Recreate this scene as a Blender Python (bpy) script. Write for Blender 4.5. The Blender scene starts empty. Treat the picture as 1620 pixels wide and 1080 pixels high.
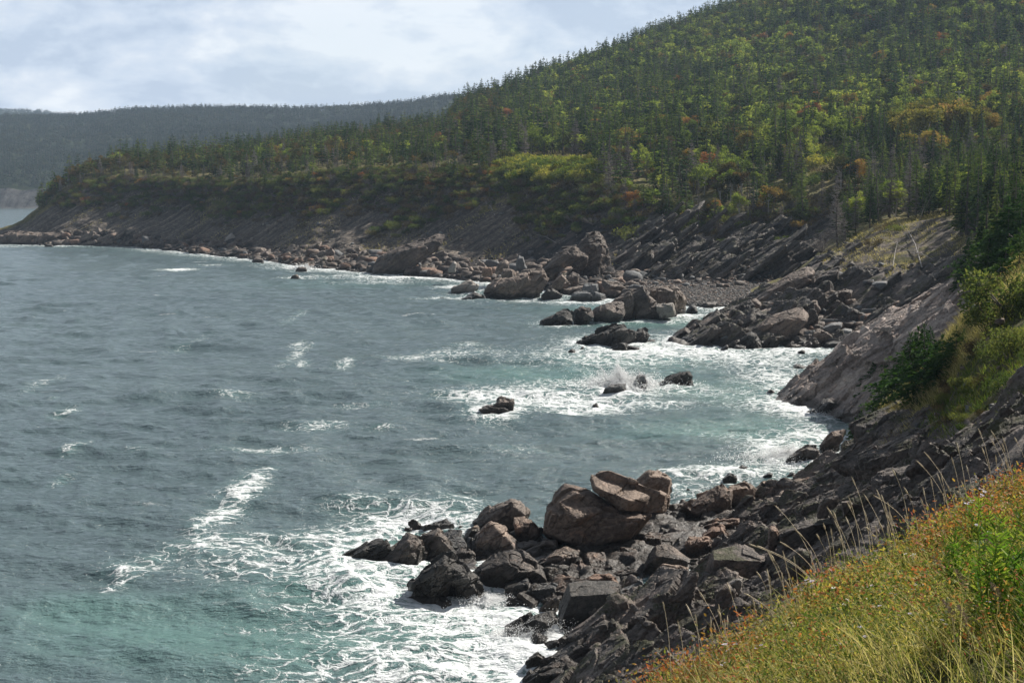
import bpy, bmesh, math, random, time
import numpy as np
from mathutils import Vector, Matrix
from mathutils.bvhtree import BVHTree
T0 = time.time()
R = math.radians
sc = bpy.context.scene
# ------------------------------------------------------------------ camera, sky, sun, exposure
F = 2225.0; CH = 20.0; TH = math.atan(240 / F)
cam = bpy.data.cameras.new('camera'); cam_o = bpy.data.objects.new('camera', cam)
sc.collection.objects.link(cam_o); sc.camera = cam_o
cam_o.location = (0, 0, CH); cam_o.rotation_euler = (math.pi / 2 - TH, 0, 0)
cam.sensor_width = 36; cam.lens = 36 * F / 1620; cam.clip_start = .1; cam.clip_end = 20000
SUN_AZ, SUN_EL = R(48), R(38)
sun = bpy.data.lights.new('sun', 'SUN'); sun_o = bpy.data.objects.new('sun', sun)
sc.collection.objects.link(sun_o)
sun.energy = 5.0; sun.angle = R(.5); sun.color = (1, .94, .85)
sv = Vector((math.sin(SUN_AZ) * math.cos(SUN_EL), math.cos(SUN_AZ) * math.cos(SUN_EL), math.sin(SUN_EL)))
sun_o.rotation_euler = sv.to_track_quat('Z', 'Y').to_euler(); sun_o.location = (80, 60, 90)
sc.view_settings.view_transform = 'Standard'; sc.view_settings.look = 'None'
sc.view_settings.exposure = 0.68; sc.view_settings.gamma = 1
sc.cycles.use_denoising = True
sc.cycles.max_bounces = 6; sc.cycles.diffuse_bounces = 3; sc.cycles.glossy_bounces = 3
sc.cycles.volume_bounces = 0; sc.cycles.transmission_bounces = 3; sc.cycles.transparent_max_bounces = 8


class NT:                                   # small node-tree helper
    def __init__(s, tree): s.t = tree; tree.nodes.clear()
    def n(s, typ, ins=None, **kw):
        nd = s.t.nodes.new(typ)
        for k, v in kw.items(): setattr(nd, k, v)
        for k, v in (ins or {}).items():
            sock = nd.inputs[k]
            if isinstance(v, bpy.types.NodeSocket): s.t.links.new(v, sock)
            elif isinstance(v, bpy.types.Node): s.t.links.new(v.outputs[0], sock)
            else: sock.default_value = v
        return nd
    def math(s, op, a, b=None, c=None, clamp=False):
        nd = s.n('ShaderNodeMath', operation=op, use_clamp=clamp)
        for i, v in enumerate((a, b, c)):
            if v is None: continue
            if isinstance(v, (int, float)): nd.inputs[i].default_value = v
            else: s.t.links.new(v if isinstance(v, bpy.types.NodeSocket) else v.outputs[0], nd.inputs[i])
        return nd.outputs[0]
    def mix(s, f, a, b, blend='MIX'):
        nd = s.n('ShaderNodeMix', data_type='RGBA', blend_type=blend)
        for sock, v in ((nd.inputs[0], f), (nd.inputs[6], a), (nd.inputs[7], b)):
            if isinstance(v, (int, float)): sock.default_value = v
            elif isinstance(v, (tuple, list)): sock.default_value = tuple(v) + ((1,) if len(v) == 3 else ())
            else: s.t.links.new(v if isinstance(v, bpy.types.NodeSocket) else v.outputs[0], sock)
        return nd.outputs[2]
    def ramp(s, f, pts, interp='LINEAR'):
        nd = s.n('ShaderNodeValToRGB', {0: f}); cr = nd.color_ramp; cr.interpolation = interp
        while len(cr.elements) < len(pts): cr.elements.new(.5)
        for e, (p, c) in zip(cr.elements, pts):
            e.position = p; c = (c, c, c) if isinstance(c, (int, float)) else c; e.color = (*c[:3], 1)
        return nd.outputs[0]
    def noise(s, vec, scale, detail=4, rough=.55, dist=0, typ='FBM'):
        return s.n('ShaderNodeTexNoise', {'Vector': vec, 'Scale': scale, 'Detail': detail, 'Roughness': rough, 'Distortion': dist}).outputs['Fac']
    def mapping(s, vec, scale=(1, 1, 1), rot=(0, 0, 0), loc=(0, 0, 0)):
        return s.n('ShaderNodeMapping', {'Vector': vec, 'Scale': scale, 'Rotation': rot, 'Location': loc}).outputs[0]
    def vor(s, vec, scale, feature='F1', out='Distance'):
        return s.n('ShaderNodeTexVoronoi', {'Vector': vec, 'Scale': scale}, feature=feature).outputs[out]


# sky: physical sky seen through a broken layer of grey-white cloud
w = bpy.data.worlds.new('World'); sc.world = w; w.use_nodes = True
t = NT(w.node_tree)
sky = t.n('ShaderNodeTexSky', sky_type='NISHITA', sun_disc=False, sun_elevation=SUN_EL, sun_rotation=SUN_AZ, dust_density=1.5)
blue = t.mix(1.0, sky.outputs[0], (.10, .10, .10), 'MULTIPLY')
dirn = t.n('ShaderNodeTexCoord').outputs['Generated']
zz = t.n('ShaderNodeSeparateXYZ', {0: dirn}).outputs[2]
wob = t.n('ShaderNodeTexNoise', {'Vector': t.mapping(dirn, (1, 1, 2.5)), 'Scale': 5, 'Detail': 3}).outputs['Color']
dv = t.n('ShaderNodeVectorMath', {0: t.mapping(dirn, (1, 1, 2.3)), 1: t.n('ShaderNodeVectorMath', {0: wob, 1: (.10, .10, .05)}, operation='MULTIPLY').outputs[0]}, operation='ADD').outputs[0]
big = t.noise(dv, 7.0, 10, .60)
puff = t.noise(dv, 19.0, 10, .60)
shape = t.math('ADD', t.math('MULTIPLY', big, .58), t.math('MULTIPLY', puff, .42))
cloud = t.ramp(shape, [(.425, (.39, .455, .57)), (.475, (.50, .56, .66)), (.525, (.60, .64, .71)), (.575, (.74, .76, .79))])
# thin bright gap close to the horizon, heavier and darker cloud overhead
hor = t.ramp(zz, [(.0, 1.0), (.05, 1.0), (.12, .94), (.35, .44), (1, .20)])
cloud = t.mix(1.0, cloud, hor, 'MULTIPLY')
# the cloud is thicker and greyer on the side away from the sun
away = t.n('ShaderNodeVectorMath', {0: dirn, 1: (math.sin(SUN_AZ), math.cos(SUN_AZ), 0)}, operation='DOT_PRODUCT').outputs['Value']
cloud = t.mix(1.0, cloud, t.ramp(t.math('MULTIPLY_ADD', away, .5, .5), [(.0, .38), (.35, .50), (.62, 1.0)]), 'MULTIPLY')
cover = t.ramp(t.noise(dv, 2.6, 5), [(.30, .72), (.48, .95)])
col = t.mix(cover, blue, cloud)
bg = t.n('ShaderNodeBackground', {'Color': col, 'Strength': 1.0})
t.n('ShaderNodeOutputWorld', {'Surface': bg.outputs[0]})


# ------------------------------------------------------------------ projection helpers
CT, ST = math.cos(TH), math.sin(TH)
def unproj(px, py, Y):
    """world point seen at photo pixel (px, py), at distance Y straight ahead"""
    px, py, Y = np.broadcast_arrays(np.asarray(px, float), np.asarray(py, float), np.asarray(Y, float))
    u = (px - 810) / F; v = (540 - py) / F
    dy = CT + v * ST; dz = -ST + v * CT
    k = Y / dy
    return np.stack([u * k, Y, CH + dz * k], -1)
def sea_y(py, z=0.0):
    v = (540 - np.asarray(py, float)) / F
    return (z - CH) * (CT + v * ST) / (-ST + v * CT)
def proj(P):
    P = np.asarray(P, float); x = P[..., 0]; y = P[..., 1]; z = P[..., 2] - CH
    fw = y * CT - z * ST; up = y * ST + z * CT
    return 810 + F * x / fw, 540 - F * up / fw


# ------------------------------------------------------------------ noise (numpy)
def h3(ix, iy, iz, seed=0):
    n = (ix.astype(np.int64) * 374761393 + iy.astype(np.int64) * 668265263 + iz.astype(np.int64) * 2147483647 + seed * 1274126177) & 0xffffffff
    n = ((n ^ (n >> 13)) * 1274126177) & 0xffffffff
    n = ((n ^ (n >> 16)) * 2246822519) & 0xffffffff
    n = n ^ (n >> 13)
    return (n & 0xffffff) / float(0x1000000)
def vnoise(P, seed=0):
    Pi = np.floor(P).astype(np.int64); f = P - Pi; f = f * f * (3 - 2 * f); out = 0
    for dx in (0, 1):
        wx = f[..., 0] if dx else 1 - f[..., 0]
        for dy in (0, 1):
            wy = f[..., 1] if dy else 1 - f[..., 1]
            for dz in (0, 1):
                wz = f[..., 2] if dz else 1 - f[..., 2]
                out = out + wx * wy * wz * h3(Pi[..., 0] + dx, Pi[..., 1] + dy, Pi[..., 2] + dz, seed)
    return out * 2 - 1
def fbm(P, octv=4, seed=0, gain=.5):
    a = 1; s = 0; tot = 0
    for i in range(octv):
        s = s + a * vnoise(P * 2 ** i + i * 7.3, seed + i); tot += a; a *= gain
    return s / tot
def worley(P, seed=0):
    """F1, F2, random number of the nearest cell"""
    Pi = np.floor(P).astype(np.int64); sh = P.shape[:-1]
    F1 = np.full(sh, 9.); F2 = np.full(sh, 9.); idn = np.zeros(sh)
    for dx in (-1, 0, 1):
        for dy in (-1, 0, 1):
            for dz in (-1, 0, 1):
                cx, cy, cz = Pi[..., 0] + dx, Pi[..., 1] + dy, Pi[..., 2] + dz
                qx = cx + h3(cx, cy, cz, seed) - P[..., 0]; qy = cy + h3(cx, cy, cz, seed + 1) - P[..., 1]; qz = cz + h3(cx, cy, cz, seed + 2) - P[..., 2]
                d = np.sqrt(qx * qx + qy * qy + qz * qz)
                near = d < F1
                F2 = np.where(near, F1, np.minimum(F2, d)); idn = np.where(near, h3(cx, cy, cz, seed + 3), idn); F1 = np.where(near, d, F1)
    return F1, F2, idn
def facets(P, seed=0, tilt=.9):
    """like worley, but each cell is a tilted plane of its own: (height, F2 - F1)"""
    Pi = np.floor(P).astype(np.int64); sh = P.shape[:-1]
    F1 = np.full(sh, 9.); F2 = np.full(sh, 9.); hh = np.zeros(sh)
    for dx in (-1, 0, 1):
        for dy in (-1, 0, 1):
            for dz in (-1, 0, 1):
                cx, cy, cz = Pi[..., 0] + dx, Pi[..., 1] + dy, Pi[..., 2] + dz
                qx = cx + h3(cx, cy, cz, seed) - P[..., 0]; qy = cy + h3(cx, cy, cz, seed + 1) - P[..., 1]; qz = cz + h3(cx, cy, cz, seed + 2) - P[..., 2]
                d = np.sqrt(qx * qx + qy * qy + qz * qz)
                v = h3(cx, cy, cz, seed + 3) - .5 + tilt * ((h3(cx, cy, cz, seed + 4) - .5) * qx + (h3(cx, cy, cz, seed + 5) - .5) * qy + (h3(cx, cy, cz, seed + 6) - .5) * qz)
                near = d < F1
                F2 = np.where(near, F1, np.minimum(F2, d)); hh = np.where(near, v, hh); F1 = np.where(near, d, F1)
    return hh, F2 - F1
def sstep(a, b, x):
    x = np.clip((x - a) / (b - a), 0, 1); return x * x * (3 - 2 * x)
def pchip(x, xs, ys):
    """monotone cubic through (xs, ys); ys may be (n, m)"""
    xs = np.asarray(xs, float); ys = np.asarray(ys, float); h = np.diff(xs)
    hh = h.reshape(-1, *([1] * (ys.ndim - 1))); d = np.diff(ys, axis=0) / hh
    m = np.zeros_like(ys); m[0] = d[0]; m[-1] = d[-1]
    if len(xs) > 2:
        a, b = d[:-1], d[1:]; s = a * b > 0
        m[1:-1] = np.where(s, 2 * a * b / np.where(s, a + b, 1), 0)
    i = np.clip(np.searchsorted(xs, x) - 1, 0, len(xs) - 2)
    tt = (x - xs[i]) / h[i]; tt = tt.reshape(-1, *([1] * (ys.ndim - 1))); H = hh[i]
    t2, t3 = tt * tt, tt ** 3
    return (2 * t3 - 3 * t2 + 1) * ys[i] + (t3 - 2 * t2 + tt) * H * m[i] + (-2 * t3 + 3 * t2) * ys[i + 1] + (t3 - t2) * H * m[i + 1]


# ------------------------------------------------------------------ mesh / object helpers
def mk_mesh(name, V, faces, mats=(), smooth=True, attrs=None, fmat=None):
    """faces: (n,3|4) int array or list of them"""
    me = bpy.data.meshes.new(name); V = np.asarray(V, np.float32)
    fl = faces if isinstance(faces, (list, tuple)) else [faces]
    fl = [np.asarray(f, np.int32) for f in fl if len(f)]
    me.vertices.add(len(V)); me.vertices.foreach_set('co', V.ravel())
    loops = np.concatenate([f.ravel() for f in fl]); sizes = np.concatenate([np.full(len(f), f.shape[1]) for f in fl])
    me.loops.add(len(loops)); me.loops.foreach_set('vertex_index', loops)
    me.polygons.add(len(sizes)); me.polygons.foreach_set('loop_start', np.concatenate([[0], np.cumsum(sizes)[:-1]]).astype(np.int32))
    me.polygons.foreach_set('loop_total', sizes.astype(np.int32))
    if smooth: me.polygons.foreach_set('use_smooth', np.ones(len(sizes), bool))
    if fmat is not None: me.polygons.foreach_set('material_index', np.asarray(fmat, np.int32))
    for m in mats: me.materials.append(m)
    me.update(calc_edges=True); me.validate()
    for k, a in (attrs or {}).items():
        at = me.attributes.new(k, 'FLOAT', 'POINT'); at.data.foreach_set('value', np.asarray(a, np.float32).ravel())
    return me
def link(name, me, parent=None, loc=None, rot=None, scale=None, **props):
    o = bpy.data.objects.new(name, me); sc.collection.objects.link(o)
    if parent is not None: o.parent = parent
    if loc is not None: o.location = loc
    if rot is not None: o.rotation_euler = rot
    if scale is not None: o.scale = (scale,) * 3 if isinstance(scale, (int, float)) else scale
    for k, v in props.items(): o[k] = v
    return o
def grid_faces(nr, nc):
    i = np.arange(nr * nc).reshape(nr, nc)
    return np.stack([i[:-1, :-1], i[:-1, 1:], i[1:, 1:], i[1:, :-1]], -1).reshape(-1, 4)
def grid_normals(P):
    du = np.gradient(P, axis=1); dv = np.gradient(P, axis=0)
    n = np.cross(du, dv); return n / np.maximum(np.linalg.norm(n, axis=-1, keepdims=True), 1e-9)
class Loft:
    """A surface through profiles: cols = [(px, [(py, Y) | ('z', z, Y), ...])]; sub = steps between two rows"""
    def __init__(s, cols, sub, npx):
        xs = [c[0] for c in cols]; nr = len(cols[0][1])
        net = np.zeros((len(cols), nr, 2))
        for i, (px, rows) in enumerate(cols):
            for j, r in enumerate(rows):
                if r[0] == 'z':
                    q = np.array([0, r[2], r[1]], float); net[i, j] = (proj(q)[1], r[2])
                else: net[i, j] = r
        s.px = np.linspace(xs[0], xs[-1], npx)
        cc = pchip(s.px, xs, net.reshape(len(cols), -1)).reshape(npx, nr, 2)
        rp = np.concatenate([np.linspace(j, j + 1, sub[j], endpoint=False) for j in range(nr - 1)] + [[nr - 1]])
        g = pchip(rp, np.arange(nr), np.moveaxis(cc, 1, 0).reshape(nr, -1)).reshape(len(rp), npx, 2)
        s.r = rp
        s.P = unproj(s.px[None, :], g[..., 0], g[..., 1]); s.rr = np.broadcast_to(rp[:, None], g.shape[:2])
        s.N = grid_normals(s.P)
    def displace(s, d, N=None):
        s.P = s.P + (s.N if N is None else N) * d[..., None]; s.N = grid_normals(s.P)
    def build(s, name, mat, attrs=None, **props):
        me = mk_mesh(name, s.P.reshape(-1, 3), grid_faces(*s.P.shape[:2]), [mat], True, attrs)
        return link(name, me, **props)
    def bvh(s): return BVHTree.FromPolygons([tuple(v) for v in s.P.reshape(-1, 3).tolist()], grid_faces(*s.P.shape[:2]).tolist())
# ------------------------------------------------------------------ materials
def new_mat(name):
    m = bpy.data.materials.new(name); m.use_nodes = True; return m, NT(m.node_tree)
def finish(t, col, rough=.85, bump=None, strength=.5, dist=.1, spec=.3, extra=None):
    ins = {'Base Color': col, 'Roughness': rough, 'Specular IOR Level': spec}
    if bump is not None: ins['Normal'] = t.n('ShaderNodeBump', {'Height': bump, 'Strength': strength, 'Distance': dist}).outputs[0]
    b = t.n('ShaderNodeBsdfPrincipled', {**ins, **(extra or {})})
    t.n('ShaderNodeOutputMaterial', {0: b.outputs[0]}); return b
def sz(t, vec): return t.n('ShaderNodeSeparateXYZ', {0: vec}).outputs
BED = (0.35, 0.0, R(-38))            # tilt of the rock beds
def rock_mat(name, dark, mid, light, strat=1.0, wet=.9, moss=None, wear=.5):
    m, t = new_mat(name)
    pos = t.n('ShaderNodeNewGeometry').outputs['Position']; z = sz(t, pos)[2]
    bed = t.mapping(t.mapping(pos, (1, 1, 1), (0, R(33), R(12))), (.12, .3, 2.2))
    big = t.noise(pos, .35, 4); st = t.noise(bed, 1.1, 6, .6); fine = t.noise(pos, 5, 8, .65); mid_n = t.noise(pos, 1.4, 6, .6)
    obr = t.n('ShaderNodeObjectInfo').outputs['Random']
    f = t.math('ADD', t.math('MULTIPLY', big, .35), t.math('ADD', t.math('MULTIPLY', st, .3 * strat), t.math('MULTIPLY', fine, .42)))
    f = t.math('ADD', f, t.math('MULTIPLY', t.math('SUBTRACT', obr, .5), .10))
    f = t.math('ADD', f, .04 + .15 * (1 - strat))
    col = t.ramp(f, [(.36, dark), (.52, mid), (.70, light)])
    # rusty and pale lichen blotches
    blot = t.ramp(t.noise(pos, .9, 7, .7), [(.56, 0.), (.66, 1.)])
    col = t.mix(t.math('MULTIPLY', blot, wear), col, (light[0] * 1.12, light[1] * .92, light[2] * .82))
    # fine dark joints
    wv = t.n('ShaderNodeVectorMath', {0: bed, 1: t.n('ShaderNodeTexNoise', {'Vector': pos, 'Scale': 1.2, 'Detail': 4}).outputs['Color']}, operation='ADD').outputs[0]
    crk = t.vor(wv, 1.3, 'DISTANCE_TO_EDGE'); crk2 = t.vor(t.mapping(wv, (2.4, 2.4, .8)), 1.7, 'DISTANCE_TO_EDGE')
    ck = t.math('MINIMUM', t.ramp(crk, [(0., .2), (.016, 1.)]), t.ramp(crk2, [(0., .6), (.02, 1.)]))
    col = t.mix(t.math('MULTIPLY', t.math('SUBTRACT', 1., ck), .45), col, (dark[0] * .4, dark[1] * .4, dark[2] * .4))
    if moss:
        up = sz(t, t.n('ShaderNodeNewGeometry').outputs['Normal'])[2]
        mm = t.math('MULTIPLY', t.ramp(up, [(.45, 0.), (.75, 1.)]), t.ramp(t.noise(pos, .5, 6, .65), [(.5, 0.), (.6, 1.)]))
        mm = t.math('MULTIPLY', mm, t.ramp(z, [(.0, 0.), (1., 1.)]))
        col = t.mix(mm, col, moss)
    # the wetted, weed-darkened band by the water
    zz = t.math('ADD', z, t.math('MULTIPLY', t.math('SUBTRACT', mid_n, .5), 1.6))
    wetm = t.ramp(t.math('MULTIPLY', zz, .5), [(.30, wet), (.62, 0.)])
    col = t.mix(wetm, col, (.028, .024, .020))
    rough = t.math('SUBTRACT', t.math('ADD', .62, t.math('MULTIPLY', fine, .3)), t.math('MULTIPLY', wetm, .42))
    h = t.math('ADD', t.math('MULTIPLY', fine, .35), t.math('ADD', t.math('MULTIPLY', st, .8), t.math('MULTIPLY', ck, .35)))
    h = t.math('ADD', h, t.math('MULTIPLY', mid_n, .5))
    finish(t, col, rough, h, .9, .30, .35)
    return m
M = {}
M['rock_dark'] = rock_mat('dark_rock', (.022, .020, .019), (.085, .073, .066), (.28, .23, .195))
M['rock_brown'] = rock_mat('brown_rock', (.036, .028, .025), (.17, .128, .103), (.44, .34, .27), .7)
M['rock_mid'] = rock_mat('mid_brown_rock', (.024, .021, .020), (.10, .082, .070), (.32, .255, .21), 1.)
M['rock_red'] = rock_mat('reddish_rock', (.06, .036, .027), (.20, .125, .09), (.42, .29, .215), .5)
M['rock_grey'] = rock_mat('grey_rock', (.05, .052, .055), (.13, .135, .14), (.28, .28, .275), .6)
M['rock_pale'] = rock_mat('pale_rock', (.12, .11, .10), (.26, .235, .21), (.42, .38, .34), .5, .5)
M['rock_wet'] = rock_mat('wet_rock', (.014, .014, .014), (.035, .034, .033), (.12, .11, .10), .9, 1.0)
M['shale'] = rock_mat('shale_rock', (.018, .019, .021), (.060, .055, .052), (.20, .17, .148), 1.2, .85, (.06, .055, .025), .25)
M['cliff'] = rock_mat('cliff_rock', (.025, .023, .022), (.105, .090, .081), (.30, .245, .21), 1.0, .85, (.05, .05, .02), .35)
M['slab'] = rock_mat('slab_rock', (.045, .038, .035), (.29, .235, .205), (.58, .49, .43), .9, .8, None, .7)

def ground_mat():
    """hillside: dark scree and soil with beds showing through, grass, and forest floor; driven by surface attributes"""
    m, t = new_mat('hillside_ground')
    pos = t.n('ShaderNodeNewGeometry').outputs['Position']
    veg = t.n('ShaderNodeAttribute', attribute_name='veg').outputs['Fac']; rk = t.n('ShaderNodeAttribute', attribute_name='rock').outputs['Fac']
    bed = t.mapping(t.mapping(pos, (1, 1, 1), (0, R(33), R(8))), (.07, .15, 1.5))
    st = t.noise(bed, .8, 7, .65); n1 = t.noise(pos, .13, 7, .65); n2 = t.noise(pos, 1.1, 8, .7); n3 = t.noise(pos, .45, 5, .6)
    scree = t.ramp(t.math('ADD', t.math('MULTIPLY', st, .5), t.math('MULTIPLY', n2, .5)), [(.35, (.026, .025, .024)), (.46, (.085, .076, .068)), (.54, (.16, .135, .112)), (.64, (.34, .29, .24))])
    grass = t.ramp(t.math('ADD', t.math('MULTIPLY', n2, .55), t.math('MULTIPLY', n1, .45)), [(.36, (.040, .048, .018)), (.46, (.095, .096, .036)), (.54, (.18, .155, .065)), (.64, (.32, .26, .13))])
    stone = t.ramp(t.math('ADD', t.math('MULTIPLY', st, .6), t.math('MULTIPLY', n3, .4)), [(.36, (.014, .015, .017)), (.50, (.045, .042, .042)), (.64, (.14, .112, .095))])
    vm = t.ramp(t.math('ADD', veg, t.math('MULTIPLY', t.math('SUBTRACT', n3, .5), 1.5)), [(.42, 0.), (.58, 1.)])
    rm = t.ramp(t.math('ADD', rk, t.math('MULTIPLY', t.math('SUBTRACT', n1, .5), 1.2)), [(.42, 0.), (.55, 1.)])
    col = t.mix(vm, t.mix(rm, scree, stone), grass)
    # scattered pale stones on the scree
    cells = t.vor(pos, 1.5, 'F1'); rnd = sz(t, t.vor(pos, 1.5, 'F1', 'Color'))[0]
    peb = t.math('MULTIPLY', t.ramp(cells, [(.28, 1.), (.36, 0.)]), t.ramp(rnd, [(.80, 0.), (.84, 1.)]))
    col = t.mix(t.math('MULTIPLY', peb, t.math('SUBTRACT', .8, t.math('MULTIPLY', vm, .8))), col, (.26, .22, .19))
    h = t.math('ADD', t.math('MULTIPLY', st, 1.2), t.math('ADD', t.math('MULTIPLY', n2, .8), t.math('MULTIPLY', peb, .25)))
    finish(t, col, .92, h, .9, .5, .15)
    return m
M['ground'] = ground_mat()
def simple(name, pts, scale=3., rough=.8, bump=.3, dist=.02, spec=.25, extra=None, jit=0., coord='Object', trans=0.):
    m, t = new_mat(name)
    pos = t.n('ShaderNodeTexCoord').outputs[coord] if coord != 'World' else t.n('ShaderNodeNewGeometry').outputs['Position']
    n = t.noise(pos, scale, 6, .6)
    if jit: n = t.math('ADD', n, t.math('MULTIPLY', t.math('SUBTRACT', t.n('ShaderNodeObjectInfo').outputs['Random'], .5), jit))
    col = t.ramp(n, pts)
    b = finish(t, col, rough, n, bump, dist, spec, extra)
    if trans:
        tr = t.n('ShaderNodeBsdfTranslucent', {'Color': t.mix(1., col, (1.25, 1.3, .7), 'MULTIPLY')})
        mx = t.n('ShaderNodeMixShader', {0: trans, 1: b.outputs[0], 2: tr.outputs[0]})
        out = [x for x in t.t.nodes if x.type == 'OUTPUT_MATERIAL'][0]; t.t.links.new(mx.outputs[0], out.inputs[0])
    return m
def leaf_mat(name, pts, trans=.3, jit=.5, rough=.8, island=.5, spec=.06):
    """foliage: hue varies from tree to tree and from leaf to leaf"""
    m, t = new_mat(name)
    isl = t.n('ShaderNodeNewGeometry').outputs['Random Per Island']; r = t.n('ShaderNodeObjectInfo').outputs['Random']
    f = t.math('ADD', .5, t.math('ADD', t.math('MULTIPLY', t.math('SUBTRACT', isl, .5), island), t.math('MULTIPLY', t.math('SUBTRACT', r, .5), jit)))
    col = t.ramp(f, pts)
    b = t.n('ShaderNodeBsdfPrincipled', {'Base Color': col, 'Roughness': rough, 'Specular IOR Level': spec})
    tr = t.n('ShaderNodeBsdfTranslucent', {'Color': t.mix(1., col, (1.3, 1.35, .7), 'MULTIPLY')})
    mx = t.n('ShaderNodeMixShader', {0: trans, 1: b.outputs[0], 2: tr.outputs[0]})
    t.n('ShaderNodeOutputMaterial', {0: mx.outputs[0]}); return m
M['needles'] = leaf_mat('spruce_needles', [(.1, (.020, .042, .020)), (.4, (.046, .084, .034)), (.62, (.088, .135, .048)), (.9, (.17, .20, .07))], .28, .8)
M['needles_far'] = leaf_mat('far_needles', [(.1, (.014, .028, .014)), (.5, (.030, .052, .022)), (.9, (.055, .075, .030))], 0.)
M['leaf_far'] = leaf_mat('far_leaves', [(.1, (.020, .032, .014)), (.5, (.038, .050, .020)), (.9, (.07, .07, .026))], .1)
M['needles_near'] = leaf_mat('fresh_spruce_needles', [(.1, (.020, .050, .018)), (.5, (.040, .090, .028)), (.9, (.11, .17, .045))], .25, .3)
M['leaf_green'] = leaf_mat('green_leaves', [(.05, (.06, .085, .026)), (.4, (.13, .175, .050)), (.65, (.20, .25, .07)), (.92, (.31, .31, .09))], .5, .6)
M['leaf_autumn'] = leaf_mat('autumn_leaves', [(.05, (.13, .12, .045)), (.35, (.24, .18, .06)), (.6, (.30, .18, .075)), (.85, (.32, .13, .075))], .35, .8)
M['leaf_gold'] = leaf_mat('golden_leaves', [(.05, (.09, .10, .03)), (.4, (.19, .18, .05)), (.7, (.30, .235, .08)), (.92, (.36, .20, .11))], .35, .6)
M['leaf_dull'] = leaf_mat('dull_late_leaves', [(.05, (.035, .045, .020)), (.4, (.070, .078, .030)), (.7, (.12, .10, .045)), (.92, (.16, .095, .05))], .3, .7)
M['leaf_bush'] = leaf_mat('bush_leaves', [(.1, (.045, .075, .026)), (.45, (.09, .125, .042)), (.8, (.18, .19, .07))], .35, .7)
M['leaf_bright'] = leaf_mat('bright_bush_leaves', [(.1, (.06, .10, .028)), (.5, (.16, .19, .045)), (.9, (.36, .32, .09))], .45, .7)
M['twig_grey'] = leaf_mat('bare_grey_twigs', [(.1, (.10, .088, .085)), (.5, (.20, .18, .175)), (.9, (.36, .33, .31))], 0., .4, .9)
M['leaf_brown'] = leaf_mat('brown_bush_leaves', [(.1, (.06, .05, .032)), (.5, (.13, .10, .062)), (.9, (.24, .17, .09))], .2, .5)
M['bark'] = simple('bark', [(.3, (.05, .042, .036)), (.6, (.14, .12, .105))], 6, .9)
M['bark_pale'] = simple('pale_bark', [(.3, (.28, .26, .24)), (.6, (.52, .50, .47))], 4, .9)
M['deadwood'] = simple('bleached_wood', [(.3, (.20, .18, .17)), (.65, (.46, .43, .40))], 5, .9)
# ------------------------------------------------------------------ terrain
def blur(d, n=2):
    for _ in range(n):
        e = np.pad(d, 1, mode='edge'); d = (e[1:-1, 1:-1] * 2 + e[:-2, 1:-1] + e[2:, 1:-1] + e[1:-1, :-2] + e[1:-1, 2:]) / 6
    return d
def cliffdisp(P, amp, seed=0, cell=2.6, stretch=(.38, .55, 1.5), rough=.5):
    """blocky, bedded displacement: beds dip along a tilted frame, blocks step in and out"""
    a = R(-35); b = R(14)
    x, y, z = P[..., 0], P[..., 1], P[..., 2]
    x2 = x * math.cos(b) + y * math.sin(b); y2 = -x * math.sin(b) + y * math.cos(b)
    s = x2 * math.cos(a) - z * math.sin(a); n = x2 * math.sin(a) + z * math.cos(a)
    Q = np.stack([s, y2, n], -1)
    Q = Q + .35 * cell * np.stack([fbm(P / cell / 1.7, 3, seed + 5), fbm(P / cell / 1.7, 3, seed + 6), .6 * fbm(P / cell / 1.7, 3, seed + 7)], -1)
    st = np.array(stretch)
    h1, e1 = facets(Q / cell * st, seed, 1.6); h2, e2 = facets(Q / cell * st * 2.7 + 3.1, seed + 9, 1.5)
    d = h1 * 1.5 - .55 * (1 - sstep(0, .10, e1)) + h2 * .55 * (rough * 2) - .22 * (1 - sstep(0, .10, e2))
    lay = Q[..., 2] * 1.5 / cell + .3 * fbm(P / cell, 2, seed + 3); fr = lay - np.floor(lay)
    d = d + .25 * (h3(np.floor(lay), np.floor(lay) * 0, np.floor(lay) * 0, seed) - .5) + .30 * fr * (1 - sstep(.86, 1, fr))
    d = d + .35 * fbm(P / cell * .8, 5, seed + 4)
    return blur(d, 3) * amp

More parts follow.
